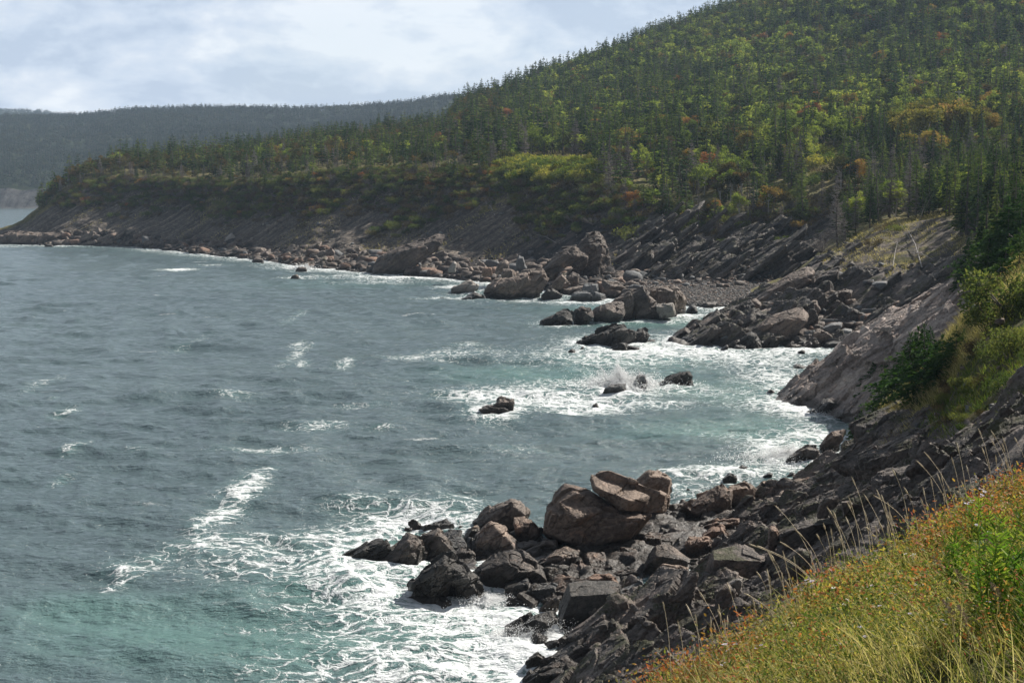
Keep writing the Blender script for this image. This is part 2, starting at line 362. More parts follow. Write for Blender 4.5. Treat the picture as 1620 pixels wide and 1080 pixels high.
# main hillside with the headland at its left end
Z = lambda z, Y: ('z', z, Y)
def U(py): return Z(-3, float(sea_y(py)) - 9)
def S(py): return Z(.15, float(sea_y(py)))
A = [(-260, [U(383), S(382), Z(.6, 550), Z(.9, 570), Z(.9, 580), Z(.9, 590), Z(.9, 600), Z(.6, 605), Z(-3, 625)]),
     (-40, [U(384), S(384), Z(.9, 550), Z(1.5, 570), Z(1.7, 580), Z(1.7, 590), Z(1.6, 600), Z(1, 605), Z(-3, 625)]),
     (15, [U(387), S(386), (373, 535), (366, 560), (361, 570), (359, 575), (358, 580), (358, 590), Z(-3, 620)]),
     (60, [U(388), S(388), (371, 528), (350, 545), (332, 560), (329, 565), (327, 570), (326, 580), Z(-3, 620)]),
     (100, [U(389), S(389), (368, 520), (335, 540), (308, 556), (302, 562), (299, 568), (298, 575), Z(-3, 625)]),
     (140, [U(389), S(389), (368, 512), (325, 537), (290, 555), (282, 562), (276, 570), (273, 580), Z(-3, 640)]),
     (200, [U(390), S(390), (372, 500), (325, 530), (280, 550), (270, 568), (264, 585), (260, 605), Z(5, 680)]),
     (300, [U(401), S(401), (378, 475), (330, 503), (285, 522), (272, 555), (262, 585), (256, 620), Z(10, 720)]),
     (400, [U(411), S(411), (386, 435), (335, 462), (286, 486), (266, 535), (254, 590), (245, 650), Z(15, 760)]),
     (500, [U(425), S(425), (394, 398), (340, 428), (274, 462), (252, 525), (240, 600), (230, 680), Z(20, 800)]),
     (600, [U(433), S(433), (402, 378), (340, 410), (268, 446), (248, 515), (232, 600), (216, 700), Z(25, 820)]),
     (700, [U(440), S(440), (408, 358), (340, 390), (267, 424), (247, 495), (222, 600), (204, 730), Z(30, 860)]),
     (735, [U(444), S(444), (410, 352), (340, 382), (266, 418), (245, 485), (208, 600), (174, 750), Z(35, 880)]),
     (800, [U(452), S(452), (413, 340), (342, 370), (270, 402), (250, 460), (205, 600), (156, 790), Z(60, 940)]),
     (900, [U(467), S(467), (422, 318), (350, 345), (273, 378), (255, 430), (190, 610), (118, 840), Z(95, 1000)]),
     (1000, [U(478), S(478), (436, 296), (372, 322), (304, 348), (252, 415), (160, 630), (82, 870), Z(115, 1050)]),
     (1100, [U(486), S(486), (442, 290), (388, 313), (328, 335), (256, 400), (140, 635), (46, 890), Z(130, 1080)]),
     (1200, [U(488), S(488), (442, 290), (392, 311), (322, 332), (256, 388), (125, 640), (8, 900), Z(140, 1100)]),
     (1300, [U(488), S(488), (440, 288), (385, 308), (316, 327), (252, 376), (110, 640), (-48, 900), Z(160, 1120)]),
     (1400, [U(488), S(488), (440, 298), (380, 305), (312, 322), (250, 366), (100, 620), (-100, 890), Z(170, 1120)]),
     (1500, [U(488), S(488), (440, 295), (375, 302), (308, 318), (246, 360), (95, 600), (-140, 880), Z(180, 1120)]),
     (1620, [U(488), S(488), (440, 290), (370, 298), (303, 312), (242, 350), (90, 580), (-180, 870), Z(190, 1120)]),
     (1850, [U(488), S(488), (440, 285), (365, 293), (298, 306), (238, 340), (85, 560), (-220, 850), Z(200, 1120)])]
LA = Loft(A, [4, 30, 50, 45, 14, 24, 34, 8], 900)
P = LA.P; rr = LA.rr
gul = fbm(np.stack([(P[..., 2] - .8 * P[..., 0]) / 6, P[..., 1] / 40, (P[..., 0] + P[..., 2]) / 45], -1), 4, 31)
mask_cliff = sstep(1.0, 2.0, rr) * (1 - sstep(3.6, 4.3, rr))
dd = mask_cliff * (1.8 * gul + .7 * fbm(P / 3.0, 4, 8)) + sstep(4, 5, rr) * 1.5 * fbm(P / 22, 3, 9) * (1 - sstep(7, 8, rr))
dd = dd + .5 * fbm(P / 2.2, 4, 3) * sstep(.8, 1.3, rr)
pxA = np.broadcast_to(LA.px[None, :], rr.shape)
rockA = np.clip(sstep(720, 950, pxA) * (1 - sstep(3.0, 3.9, rr)) * .75 + .55 * (1 - sstep(1.9, 2.5, rr)), 0, 1)
beach = sstep(960, 1040, pxA) * (1 - sstep(1.75, 2.05, rr))
rk = sstep(930, 1030, pxA) * sstep(1.9, 2.05, rr) * (1 - sstep(3.0, 3.8, rr))
dd = dd * (1 - .93 * beach) + .25 * beach + rk * cliffdisp(P, 1.5, 4, 5.0)
lo = (1 - sstep(2.0, 2.6, rr)) * sstep(.9, 1.2, rr) * (1 - beach)
dd = dd + lo * cliffdisp(P, .8, 14, 3.0)
LA.displace(dd)
vegA = sstep(3.5, 4.2, rr) * 1.0 + .30 * sstep(2.2, 3.4, rr) + .75 * sstep(1.6, 2.6, rr) * fbm(np.stack([(P[..., 2] - .8 * P[..., 0]) / 5, P[..., 1] / 60, (P[..., 0] + P[..., 2]) / 30], -1), 3, 77)
vegA = np.clip(vegA - .6 * rk, 0, 1)
# the spur of tilted beds beyond the cove
B = [(1058, [Z(-3, 178), (546, 182), (545, 184), (544, 186), (543, 189), Z(-3, 200), Z(-3, 230)]),
     (1085, [Z(-3, 176), (550, 181), (544, 184), (536, 188), (530, 193), Z(-2, 212), Z(-3, 240)]),
     (1130, [Z(-3, 174), (553, 179), (538, 185), (522, 192), (510, 200), Z(0, 222), Z(-1, 250)]),
     (1200, [Z(-3, 174), (556, 178), (525, 186), (495, 197), (474, 212), Z(2.0, 240), Z(1.2, 275)]),
     (1260, [Z(-3, 174), (555, 178), (510, 189), (470, 203), (440, 222), (430, 262), Z(3, 292)]),
     (1320, [Z(-3, 175), (552, 179), (503, 192), (445, 208), (400, 231), (384, 262), (372, 300)]),
     (1400, [Z(-3, 176), (549, 180), (500, 189), (432, 203), (357, 232), (338, 265), (318, 312)]),
     (1480, [Z(-3, 174), (549, 179), (490, 184), (425, 198), (347, 226), (328, 262), (308, 310)]),
     (1560, [Z(-3, 170), (549, 175), (480, 178), (420, 188), (342, 217), (318, 258), (295, 305)]),
     (1720, [Z(-3, 165), (549, 170), (470, 172), (410, 180), (332, 207), (308, 250), (285, 300)]),
     (1900, [Z(-3, 165), (549, 170), (470, 172), (400, 178), (325, 205), (300, 250), (275, 300)])]
LB = Loft(B, [6, 40, 60, 60, 20, 12], 620)
P = LB.P; rr = LB.rr; pxB = np.broadcast_to(LB.px[None, :], rr.shape)
dirt = sstep(1280, 1400, pxB) * sstep(2.7, 3.3, rr)
LB.displace(cliffdisp(P, .7, 21, 4.6) * sstep(.3, 1, rr) * (1 - .75 * dirt) * (1 - .7 * sstep(4, 5, rr)) + .5 * fbm(P / 5, 5, 2) * dirt)
vegB = np.clip(sstep(3.9, 4.3, rr) * 1.1 + .42 * dirt, 0, 1)
rockB = 1 - .7 * dirt
# tilted slab running down into the water
C = [(1238, [Z(-3, 128), (634, 134), (631, 135), (629, 136), (627, 138), Z(-3, 146), Z(-3, 160)]),
     (1262, [Z(-3, 124), (646, 129), (632, 131), (622, 134), (612, 137), Z(-2, 146), Z(-3, 160)]),
     (1310, [Z(-3, 121), (652, 127), (625, 129), (597, 133), (566, 138), Z(-1, 150), Z(-3, 170)]),
     (1350, [Z(-3, 120), (655, 126), (612, 127), (570, 131), (532, 136), Z(1, 150), Z(-2, 172)]),
     (1420, [Z(-3, 116), (655, 122), (590, 123), (535, 127), (492, 132), Z(5, 148), Z(0, 172)]),
     (1500, [Z(-3, 108), (650, 114), (555, 115), (495, 119), (447, 125), Z(8, 144), Z(3, 172)]),
     (1545, [Z(-3, 104), (640, 108), (525, 110), (460, 114), (412, 120), Z(10, 140), Z(6, 172)]),
     (1620, [Z(-3, 100), (600, 103), (490, 105), (425, 110), (370, 117), Z(13, 138), Z(10, 172)]),
     (1780, [Z(-3, 100), (600, 103), (480, 105), (405, 110), (345, 117), Z(15, 138), Z(13, 172)])]
LC = Loft(C, [4, 70, 70, 60, 16, 8], 480)
P = LC.P; rr = LC.rr; pxC = np.broadcast_to(LC.px[None, :], rr.shape)
dirtC = sstep(1480, 1530, pxC) * sstep(1.6, 2.4, rr)
LC.displace(cliffdisp(P, .4, 51, 3.8, (.16, .4, 2.6)) * sstep(.4, 1, rr) * (1 - .6 * dirtC))
# near cliff below the grassy bank
D = [(790, [Z(-3, 70), Z(-.6, 58), Z(-1.2, 52), Z(-1.5, 46), Z(-1.5, 40), Z(-1, 34)]),
     (850, [Z(-3, 72), Z(-.2, 58.5), Z(-.6, 54), Z(-.8, 48), Z(-.8, 42), Z(0, 35)]),
     (950, [Z(-3, 76), (1000, 64), (1020, 60), (1045, 56), (1090, 50), (1160, 40)]),
     (1060, [Z(-3, 88), (925, 72), (955, 67), (1000, 61), (1060, 52), (1150, 40)]),
     (1130, [Z(-3, 94), (862, 78), (905, 71), (965, 62), (1035, 51), (1140, 38)]),
     (1200, [Z(-3, 98), (812, 83), (870, 73), (930, 62), (1010, 50), (1120, 36)]),
     (1250, [Z(-3, 102), (782, 87), (845, 74), (910, 62), (990, 49), (1100, 34)]),
     (1290, [Z(-3, 106), (757, 90), (820, 75), (890, 62), (970, 48), (1080, 33)]),
     (1330, [Z(-2, 110), (712, 94), (785, 77), (860, 62), (950, 47), (1060, 31)]),
     (1375, [Z(0, 112), (672, 94), (745, 77), (830, 61), (920, 45), (1040, 29)]),
     (1400, [Z(2, 112), (646, 93), (720, 76), (805, 60), (900, 44), (1020, 28)]),
     (1470, [Z(5, 108), (578, 88), (660, 72), (750, 57), (850, 41), (980, 25)]),
     (1530, [Z(9, 104), (500, 85), (590, 69), (690, 54), (800, 38), (940, 23)]),
     (1620, [Z(13, 100), (410, 84), (510, 66), (620, 50), (740, 35), (880, 20)]),
     (1780, [Z(15, 98), (370, 80), (450, 62), (550, 46), (670, 30), (820, 17)]),
     (1950, [Z(16, 98), (340, 78), (420, 60), (510, 42), (620, 27), (780, 15)])]
LD = Loft(D, [16, 90, 90, 90, 60], 760)
P = LD.P; rr = LD.rr; pxD = np.broadcast_to(LD.px[None, :], rr.shape)
pyD = proj(P)[1]
# soil and grass above, rock below: the boundary runs from the crest near x 1350 to the right edge at y 700
dirtD = sstep(1330, 1400, pxD) * sstep(0, 60, (690 + (pxD - 1400) * .10) - pyD)
LD.displace(cliffdisp(P, .5, 71, 4.2, (.34, .6, 1.5), .55) * sstep(.2, 1, rr) * (1 - .85 * dirtD) + .35 * fbm(P / 2.5, 5, 12) * dirtD)
M['cliff_soil'] = None
def soil_mat():
    m, t = new_mat('bank_soil')
    pos = t.n('ShaderNodeNewGeometry').outputs['Position']; veg = t.n('ShaderNodeAttribute', attribute_name='veg').outputs['Fac']
    n2 = t.noise(pos, 2.2, 8, .7); n1 = t.noise(pos, .35, 6, .65); n3 = t.noise(pos, .8, 6, .65)
    soil = t.ramp(n2, [(.32, (.030, .026, .022)), (.5, (.085, .070, .055)), (.66, (.19, .155, .125))])
    gr = t.ramp(t.math('ADD', t.math('MULTIPLY', n2, .5), t.math('MULTIPLY', n1, .5)), [(.36, (.030, .040, .012)), (.5, (.075, .080, .026)), (.64, (.19, .155, .07))])
    vm = t.ramp(t.math('ADD', veg, t.math('MULTIPLY', t.math('SUBTRACT', n3, .5), 1.6)), [(.42, 0.), (.58, 1.)])
    finish(t, t.mix(vm, soil, gr), .95, n2, .9, .25, .15); return m
M['soil'] = soil_mat()
def build_split(L, name, mats, sel, attrs, **props):
    nr, nc = L.P.shape[:2]; fm = (sel[:-1, :-1] > .5).astype(int).ravel()
    me = mk_mesh(name, L.P.reshape(-1, 3), grid_faces(nr, nc), mats, True, attrs, fm)
    return link(name, me, **props)
LA.build('hillside', M['ground'], {'veg': vegA, 'rock': rockA}, kind='structure')
build_split(LB, 'rocky_spur_terrain', [M['cliff'], M['ground']], dirt + (fbm(LB.P / 4, 3, 5) * .3) + sstep(3.8, 4.0, LB.rr), {'veg': vegB, 'rock': rockB}, kind='structure')
build_split(LC, 'tilted_slab_terrain', [M['slab'], M['soil']], dirtC + fbm(LC.P / 3, 3, 5) * .25, {'veg': dirtC * .35}, kind='structure')
vegD = np.clip(.62 * dirtD, 0, 1)
build_split(LD, 'near_cliff_terrain', [M['cliff'], M['soil']], dirtD + fbm(LD.P / 2, 3, 5) * .4, {'veg': vegD}, kind='structure')
# the grassy bank at the photographer's feet
G = [(960, [(1332, 12), (1192, 9.6), (1222, 8.2), (1255, 7), (1355, 5.6), (1725, 3.4)]),
     (1060, [(1272, 12.4), (1134, 9.8), (1172, 8.3), (1215, 7), (1325, 5.6), (1725, 3.4)]),
     (1200, [(1192, 12.8), (1054, 10.2), (1102, 8.5), (1155, 7), (1275, 5.6), (1675, 3.4)]),
     (1300, [(1112, 13), (977, 10.6), (1032, 8.8), (1095, 7), (1225, 5.5), (1625, 3.4)]),
     (1400, [(1062, 13), (922, 11), (982, 9), (1055, 7), (1195, 5.4), (1575, 3.4)]),
     (1500, [(1012, 13), (872, 11.5), (942, 9.2), (1025, 7), (1165, 5.3), (1525, 3.4)]),
     (1620, [(942, 14), (807, 12.5), (892, 9.5), (985, 7), (1135, 5.2), (1475, 3.4)]),
     (1760, [(872, 15), (742, 13), (832, 9.8), (935, 7), (1085, 5.1), (1425, 3.4)]),
     (1950, [(802, 16), (672, 13.5), (762, 10), (875, 7), (1025, 5.0), (1325, 3.4)])]
LG = Loft(G, [14, 24, 24, 20, 12], 160)
LG.displace(.12 * fbm(LG.P / 1.1, 4, 6))
LG.build('grassy_bank', M['soil'], {'veg': np.ones(LG.rr.shape)}, kind='structure')

# far shore hills across the bay
FH = [(-700, [Z(-5, 1500), Z(.2, 1540), (290, 1580), (250, 1700), (205, 2100), (192, 2500), Z(0, 3100)]),
      (-100, [Z(-5, 1460), Z(.2, 1500), (292, 1540), (255, 1660), (210, 2050), (190, 2450), Z(0, 3100)]),
      (60, [Z(-5, 1450), Z(.2, 1490), (300, 1530), (272, 1640), (215, 2000), (190, 2400), Z(0, 3100)]),
      (130, [Z(-5, 1450), Z(.2, 1490), (297, 1530), (262, 1640), (212, 2000), (187, 2380), Z(0, 3100)]),
      (200, [Z(-5, 1450), Z(.2, 1490), (300, 1530), (255, 1650), (205, 2000), (180, 2350), Z(0, 3100)]),
      (310, [Z(-5, 1450), Z(.2, 1490), (300, 1530), (250, 1640), (203, 1980), (176, 2320), Z(0, 3100)]),
      (440, [Z(-5, 1450), Z(.2, 1490), (300, 1530), (250, 1640), (203, 1980), (177, 2300), Z(0, 3100)]),
      (560, [Z(-5, 1450), Z(.2, 1490), (300, 1530), (250, 1640), (200, 1980), (173, 2300), Z(0, 3100)]),
      (640, [Z(-5, 1450), Z(.2, 1490), (300, 1530), (245, 1640), (195, 1980), (168, 2250), Z(0, 3100)]),
      (720, [Z(-5, 1450), Z(.2, 1490), (300, 1530), (240, 1640), (190, 1980), (157, 2200), Z(0, 3100)]),
      (900, [Z(-5, 1450), Z(.2, 1490), (300, 1530), (240, 1640), (190, 1980), (150, 2200), Z(0, 3100)])]
LF = Loft(FH, [3, 30, 30, 30, 30, 6], 420)
P = LF.P; rr = LF.rr
rid = fbm(np.stack([P[..., 0] / 130, P[..., 1] / 200, P[..., 2] / 200], -1), 4, 41)
LF.displace(sstep(2, 3, rr) * (1 - sstep(4.6, 5, rr)) * (14 * rid + 5 * fbm(P / 30, 4, 42)) + sstep(1, 1.4, rr) * (1 - sstep(2, 2.5, rr)) * 4 * fbm(np.stack([P[..., 0] / 22, P[..., 1] / 60, P[..., 2] / 60], -1), 4, 43), N=np.broadcast_to(np.array([0, 0, 1.]), P.shape))
M['far'] = None
def far_mat():
    m, t = new_mat('far_hill_ground')
    pos = t.n('ShaderNodeNewGeometry').outputs['Position']
    rk = t.n('ShaderNodeAttribute', attribute_name='rock').outputs['Fac']
    n1 = t.noise(pos, .02, 7, .6); n2 = t.noise(pos, .12, 7, .7)
    f = t.math('ADD', t.math('MULTIPLY', n1, .5), t.math('MULTIPLY', n2, .5))
    veg = t.ramp(f, [(.36, (.014, .024, .012)), (.5, (.030, .045, .018)), (.6, (.055, .065, .024))])
    stone = t.ramp(t.noise(t.mapping(pos, (.1, .03, .03), (0, R(25), 0)), 1.2, 7, .7), [(.35, (.035, .034, .036)), (.6, (.14, .135, .13)), (.75, (.3, .29, .28))])
    k = t.ramp(t.math('ADD', rk, t.math('MULTIPLY', t.math('SUBTRACT', n2, .5), .9)), [(.45, 0.), (.55, 1.)])
    finish(t, t.mix(k, veg, stone), .95, t.math('ADD', n2, n1), 1., 3., .1); return m
M['far'] = far_mat()
LF.build('far_hills', M['far'], {'rock': (1 - sstep(1.9, 2.1, rr)) * 1.0}, kind='structure')
F2 = [(-900, [(300, 3000), (170, 3700), (172, 3900), Z(0, 4300)]), (-100, [(300, 3000), (168, 3700), (171, 3900), Z(0, 4300)]), (0, [(300, 3000), (176, 3700), (178, 3900), Z(0, 4300)]),
      (60, [(300, 3000), (180, 3700), (182, 3900), Z(0, 4300)]), (125, [(300, 3000), (188, 3700), (190, 3900), Z(0, 4300)]), (300, [(300, 3000), (215, 3700), (220, 3900), Z(0, 4300)]), (600, [(300, 3000), (250, 3700), (255, 3900), Z(0, 4300)])]
LF2 = Loft(F2, [16, 6, 6], 160)
LF2.displace(8 * fbm(LF2.P / 60, 4, 45), N=np.broadcast_to(np.array([0, 0, 1.]), LF2.P.shape))
LF2.build('distant_ridge', M['far'], {'rock': np.zeros(LF2.rr.shape)}, kind='structure')
BV = {k: L.bvh() for k, L in (('A', LA), ('B', LB), ('C', LC), ('D', LD), ('G', LG))}
CAMP = Vector((0, 0, CH))
def hit(px, py, keys='ABCDG'):
    """where the view through photo pixel (px, py) meets the ground"""
    d = Vector(unproj(px, py, 100.)) - CAMP; d.normalize(); best = None
    for k in keys:
        h = BV[k].ray_cast(CAMP, d)
        if h[0] is not None and (best is None or h[3] < best[3]): best = h
    return best
def ground_z(x, y, keys='ABCD', top=400):
    best = None
    for k in keys:
        h = BV[k].ray_cast(Vector((x, y, top)), Vector((0, 0, -1)))
        if h[0] is not None and (best is None or h[0].z > best): best = h[0].z
    return best
print('terrain', round(time.time() - T0, 1))
# ------------------------------------------------------------------ rocks
def hull_mesh(pts):
    bm = bmesh.new()
    for p in pts: bm.verts.new(p)
    r = bmesh.ops.convex_hull(bm, input=bm.verts)
    bmesh.ops.delete(bm, geom=[v for v in bm.verts if not v.link_faces], context='VERTS')
    return bm
JN = [np.array([-math.sin(R(34)), .1, math.cos(R(34))]), np.array([math.cos(R(34)), .15, math.sin(R(34))]), np.array([.1, -1., .15]), np.array([.7, -.6, .4]), np.array([-.6, -.5, .62])]
def cuts(bm, rs, n=4, lo=.72, hi=.94):
    """shave a hull along the joint planes of the rock so that it has broad flat faces and sharp arrises"""
    P = np.array([v.co[:] for v in bm.verts]); bm.free()
    for k in range(n):
        nn = JN[rs.integers(len(JN))] * rs.choice([-1, 1]) + rs.normal(0, .13, 3); nn /= np.linalg.norm(nn); c = P.mean(0); q = (P - c) @ nn
        if nn[2] < -.5: continue
        b = bmesh.new()
        for p in P: b.verts.new(p)
        bmesh.ops.convex_hull(b, input=b.verts); bmesh.ops.delete(b, geom=[v for v in b.verts if not v.link_faces], context='VERTS')
        bmesh.ops.bisect_plane(b, geom=b.verts[:] + b.edges[:] + b.faces[:], plane_co=Vector(c + nn * q.max() * rs.uniform(lo, hi)), plane_no=Vector(nn), clear_outer=True)
        P = np.array([v.co[:] for v in b.verts]); b.free()
    return hull_mesh(P.tolist())
def refine(bms, vox, name, seed, amp=.05, scale=None, strat=.5, crack=1.0):
    """join hulls, weld them into one skin, then erode it: beds, joints, chips"""
    me = bpy.data.meshes.new('tmp'); b0 = bmesh.new()
    for b in bms:
        b.to_mesh(me); b0.from_mesh(me); b.free()
    b0.to_mesh(me); b0.free()
    o = bpy.data.objects.new('tmp', me); sc.collection.objects.link(o)
    md = o.modifiers.new('r', 'REMESH'); md.mode = 'VOXEL'; md.voxel_size = vox; md.adaptivity = 0
    dg = bpy.context.evaluated_depsgraph_get(); ev = o.evaluated_get(dg); out = bpy.data.meshes.new_from_object(ev)
    bpy.data.objects.remove(o); bpy.data.meshes.remove(me)
    n = len(out.vertices); P = np.empty(n * 3, np.float32); out.vertices.foreach_get('co', P); P = P.reshape(-1, 3).astype(float)
    N = np.empty(n * 3, np.float32); out.vertices.foreach_get('normal', N); N = N.reshape(-1, 3)
    ext = np.ptp(P, axis=0).max() if scale is None else scale
    a = R(-33); s = P[:, 0] * math.cos(a) - P[:, 2] * math.sin(a); q = P[:, 0] * math.sin(a) + P[:, 2] * math.cos(a)
    Q = np.stack([s, P[:, 1], q], -1) / ext * 3.2 + seed * 3.77
    Q = Q + .12 * np.stack([fbm(Q, 3, seed), fbm(Q, 3, seed + 1), fbm(Q, 3, seed + 2)], -1)
    h1, e1 = facets(Q * np.array([.75, .85, 1.3]), seed, 2.2); h2, e2 = facets(Q * np.array([1.7, 2., 4.2]) + 5, seed + 8, 1.8)
    d = h1 * 1.7 * crack - .60 * crack * (1 - sstep(0, .035, e1)) + h2 * .6 * strat - .3 * strat * (1 - sstep(0, .06, e2))
    d = d + .22 * fbm(Q * 1.2, 3, seed + 4) + .24 * fbm(Q * 7, 4, seed + 6)
    P = P + N * (d * amp * ext)[:, None]
    out.vertices.foreach_set('co', P.astype(np.float32).ravel()); out.update()
    out.polygons.foreach_set('use_smooth', np.full(len(out.polygons), False)); out.name = name
    return out
FR = {'5': (720, 730, 4.5), '6': (500, 720, 3.), '7': (1000, 680, 2.613), 'm': (840, 430, 4.5), 'n': (1000, 420, 4.765), 'f': (560, 330, 4.05), '4': (820, 400, 3.), 'p': (0, 0, 1.), 'q': (1040, 780, 4.5), 's': (1200, 380, 2.843)}
ROCK_FOAM = []; HERO = 0
def rock(fr, outl, label, Y=None, th=None, mat='rock_brown', name='boulder', lean=.07, z0=0., drop=.7, amp=.036, strat=.5, crack=1., extra=(), cat='boulder', foam=None, front=.90, top=.68, group=None):
    """outl: outline in photo pixels (or several), turned into a solid block at distance Y with its own thickness th (m)"""
    global HERO
    HERO += 1; seed = HERO; rs = np.random.default_rng(seed)
    ox, oy, k = FR[fr]; outs = outl if isinstance(outl[0][0], (tuple, list)) else [outl]
    outs = [np.array([(ox + x / k, oy + y / k) for x, y in o]) for o in outs]
    if amp > .03: outs = [o.mean(0) + (o - o.mean(0)) * np.array([1.05, 1.03]) for o in outs]
    allp = np.concatenate(outs); base = allp[:, 1].max()
    if Y is None: Y = float(sea_y(base, z0))
    wpx = np.ptp(allp[:, 0]); W = wpx * Y / F
    if th is None: th = .62 * W + .15
    bms = []
    for oi, o in enumerate(outs):
        c = o.mean(0); h = np.ptp(o[:, 1]); w_ = np.ptp(o[:, 0]) * Y / F; t_ = min(th, .8 * w_ + .2) if len(outs) > 1 else th
        fsc = front + rs.uniform(-.10, .07, len(o)); bsc = .9 + rs.uniform(-.12, .06, len(o))
        f = c + (o - c) * fsc[:, None] + np.array([0, lean * h]); hi = f[:, 1] < c[1]; f[hi, 1] = c[1] + (f[hi, 1] - c[1]) * (top + rs.uniform(-.14, .10, hi.sum())); b = c + (o - c) * bsc[:, None] - np.array([0, .02 * h])
        jit = rs.uniform(-.25, .25, len(o)) * t_
        fk = slice(seed % 2, None, 2) if len(o) > 6 else slice(None); f = f[fk]; b = b[fk]; jf = jit[fk]
        pts = np.concatenate([unproj(o[:, 0], o[:, 1], Y + jit), unproj(f[:, 0], f[:, 1], Y - .48 * t_ + .3 * jf), unproj(b[:, 0], b[:, 1], Y + .6 * t_ + jf)])
        low = np.concatenate([o, f, b])[:, 1] > c[1] + .22 * h
        dn = pts[low].copy(); dn[:, 2] -= drop
        bms.append(cuts(hull_mesh(np.concatenate([pts, dn]).tolist()), rs, 4 if amp > .03 else 2, .78 if amp > .03 else .86, .95))
    for e in extra:
        e = np.array(e); bms.append(hull_mesh(unproj(ox + e[:, 0] / k, oy + e[:, 1] / k, Y + e[:, 2]).tolist()))
    vox = max(1.45 * Y / F, W / 170)
    me = refine(bms, vox, name, seed, amp * (.7 if wpx < 30 else 1), max(W, 1.0) if W < 9 else 9.0, strat, crack)
    me.materials.append(M[mat])
    P = np.empty(len(me.vertices) * 3, np.float32); me.vertices.foreach_get('co', P); P = P.reshape(-1, 3)
    org = np.array([P[:, 0].mean(), P[:, 1].mean(), max(P[:, 2].min(), -1)]); P -= org; me.vertices.foreach_set('co', P.ravel()); me.update()
    props = dict(label=label, category=cat)
    if group: props['group'] = group
    ob = link(name, me, loc=org, **props)
    if foam: ROCK_FOAM.append((org[0], org[1], W * .5, foam))
    return ob
NEARP = 'rocks of the near pile'
# --- the near pile
rock('5', [(965, 95), (1090, 68), (1190, 110), (1510, 235), (1500, 355), (1390, 370), (1250, 350), (1150, 335), (985, 205)], 'warm brown tilted block balanced on top of the biggest rock of the near pile', 77, .1, 'rock_brown', front=.9, amp=.018, drop=0,
     extra=[[(965, 95, 0), (1090, 68, 3.2), (1190, 110, 3.2), (1510, 235, 1.2), (1500, 355, 1), (1238, 275, -1.9), (1215, 348, -1.5), (1390, 370, 0), (1150, 335, -.4), (985, 205, -.6), (1000, 180, -1.2), (1420, 300, 2.5)]])
rock('5', [[(705, 230), (780, 160), (870, 180), (1000, 215), (1150, 330), (1240, 400), (1200, 520), (900, 520), (720, 420), (690, 300)],
           [(640, 310), (700, 280), (900, 330), (1150, 340), (1390, 375), (1380, 420), (1300, 500), (1200, 605), (950, 610), (700, 560), (630, 500)]], 'huge dark overhanging rock, the biggest of the near pile', 77.6, 6.0, 'rock_brown', drop=.2, lean=.02, amp=.016, front=.92,
     extra=[[(715, 215, 0), (780, 160, 1.5), (870, 182, 2.5), (1000, 330, -1.8), (1050, 350, -2.2), (850, 410, -3.2), (760, 330, -2.5), (1000, 400, -2), (900, 480, -2)]])
rock('5', [(1275, 135), (1380, 70), (1510, 60), (1535, 110), (1530, 180), (1500, 220), (1380, 190), (1300, 200)], 'brown block standing behind the balanced block, with a bright cleft at its right end', 84, 2.2, 'rock_brown', drop=2.2)
rock('5', [(170, 400), (215, 340), (400, 275), (470, 310), (510, 360), (490, 400), (430, 460), (350, 470), (200, 460)], 'dark round-backed rock at the far left side of the near pile', 81, 2.6, 'rock_dark', drop=1)
rock('5', [(140, 600), (150, 520), (250, 430), (360, 470), (430, 560), (500, 660), (560, 700), (400, 750), (160, 740), (140, 650)], 'grey-brown rock with a thin bright edge, left in the middle of the near pile', 76, 3.0, 'rock_brown', amp=.025)
rock('5', [(420, 400), (500, 395), (560, 430), (625, 540), (630, 560), (560, 690), (500, 650), (430, 500)], 'upright brown rock wedged left of the biggest rock of the pile', 78, 1.6, 'rock_brown')
rock('5', [(130, 780), (175, 730), (270, 640), (400, 615), (480, 640), (620, 770), (680, 790), (775, 910), (740, 960), (640, 980), (460, 970), (260, 940), (150, 860)], 'broad dark wedge with joints across its face, lowest at the water in the near pile', 71, 4.0, 'rock_dark', amp=.028, drop=1.2, foam=.8,
     extra=[[(270, 690, -1), (290, 640, -.5), (400, 612, 0), (480, 640, 0), (560, 720, -.5), (520, 760, -1.2), (300, 730, -1.5), (400, 680, 1)]])
rock('6', [[(450, 610), (520, 550), (610, 478), (665, 500), (660, 560), (620, 605), (560, 600), (500, 620)], [(600, 500), (640, 490), (700, 520), (750, 580), (800, 650), (830, 690), (780, 715), (720, 670), (650, 600)]], 'dark fin-shaped rock slanting down into the surf at the tip of the near pile', 68, 2.2, 'rock_wet', foam=.9, strat=1)
rock('6', [(65, 525), (150, 460), (210, 430), (290, 395), (330, 400), (360, 440), (300, 480), (270, 525), (200, 535), (140, 535)], 'dark pointed rock at the far left end of the near pile', 74.5, 2.2, 'rock_wet', foam=.8, strat=1)
rock('6', [(290, 520), (340, 460), (435, 375), (470, 400), (505, 400), (515, 490), (450, 530), (380, 545)], 'peaked rock with a rusty streaked side, second from the left end of the near pile', 73.6, 2.4, 'rock_dark', foam=.8)
rock('6', [(500, 385), (580, 355), (620, 390), (655, 440), (680, 500), (600, 500), (540, 510), (510, 470)], 'jointed dark block third from the left end of the near pile', 75, 2.2, 'rock_dark', foam=.7, drop=1)
rock('6', [(630, 405), (655, 392), (685, 440), (660, 445)], 'small dark stone standing behind the jointed block of the pile', 78, .8, 'rock_dark')
rock('6', [(690, 420), (740, 320), (775, 340), (770, 380), (740, 440), (700, 440)], 'upright reddish rock at the water side of the near pile', 79, 1.3, 'rock_brown', drop=1, foam=.6)
rock('6', [(655, 460), (690, 440), (755, 450), (755, 500), (700, 530), (670, 520)], 'low brown rock between the jointed block and the grey-brown rock', 74.5, 1.6, 'rock_brown', foam=.6)
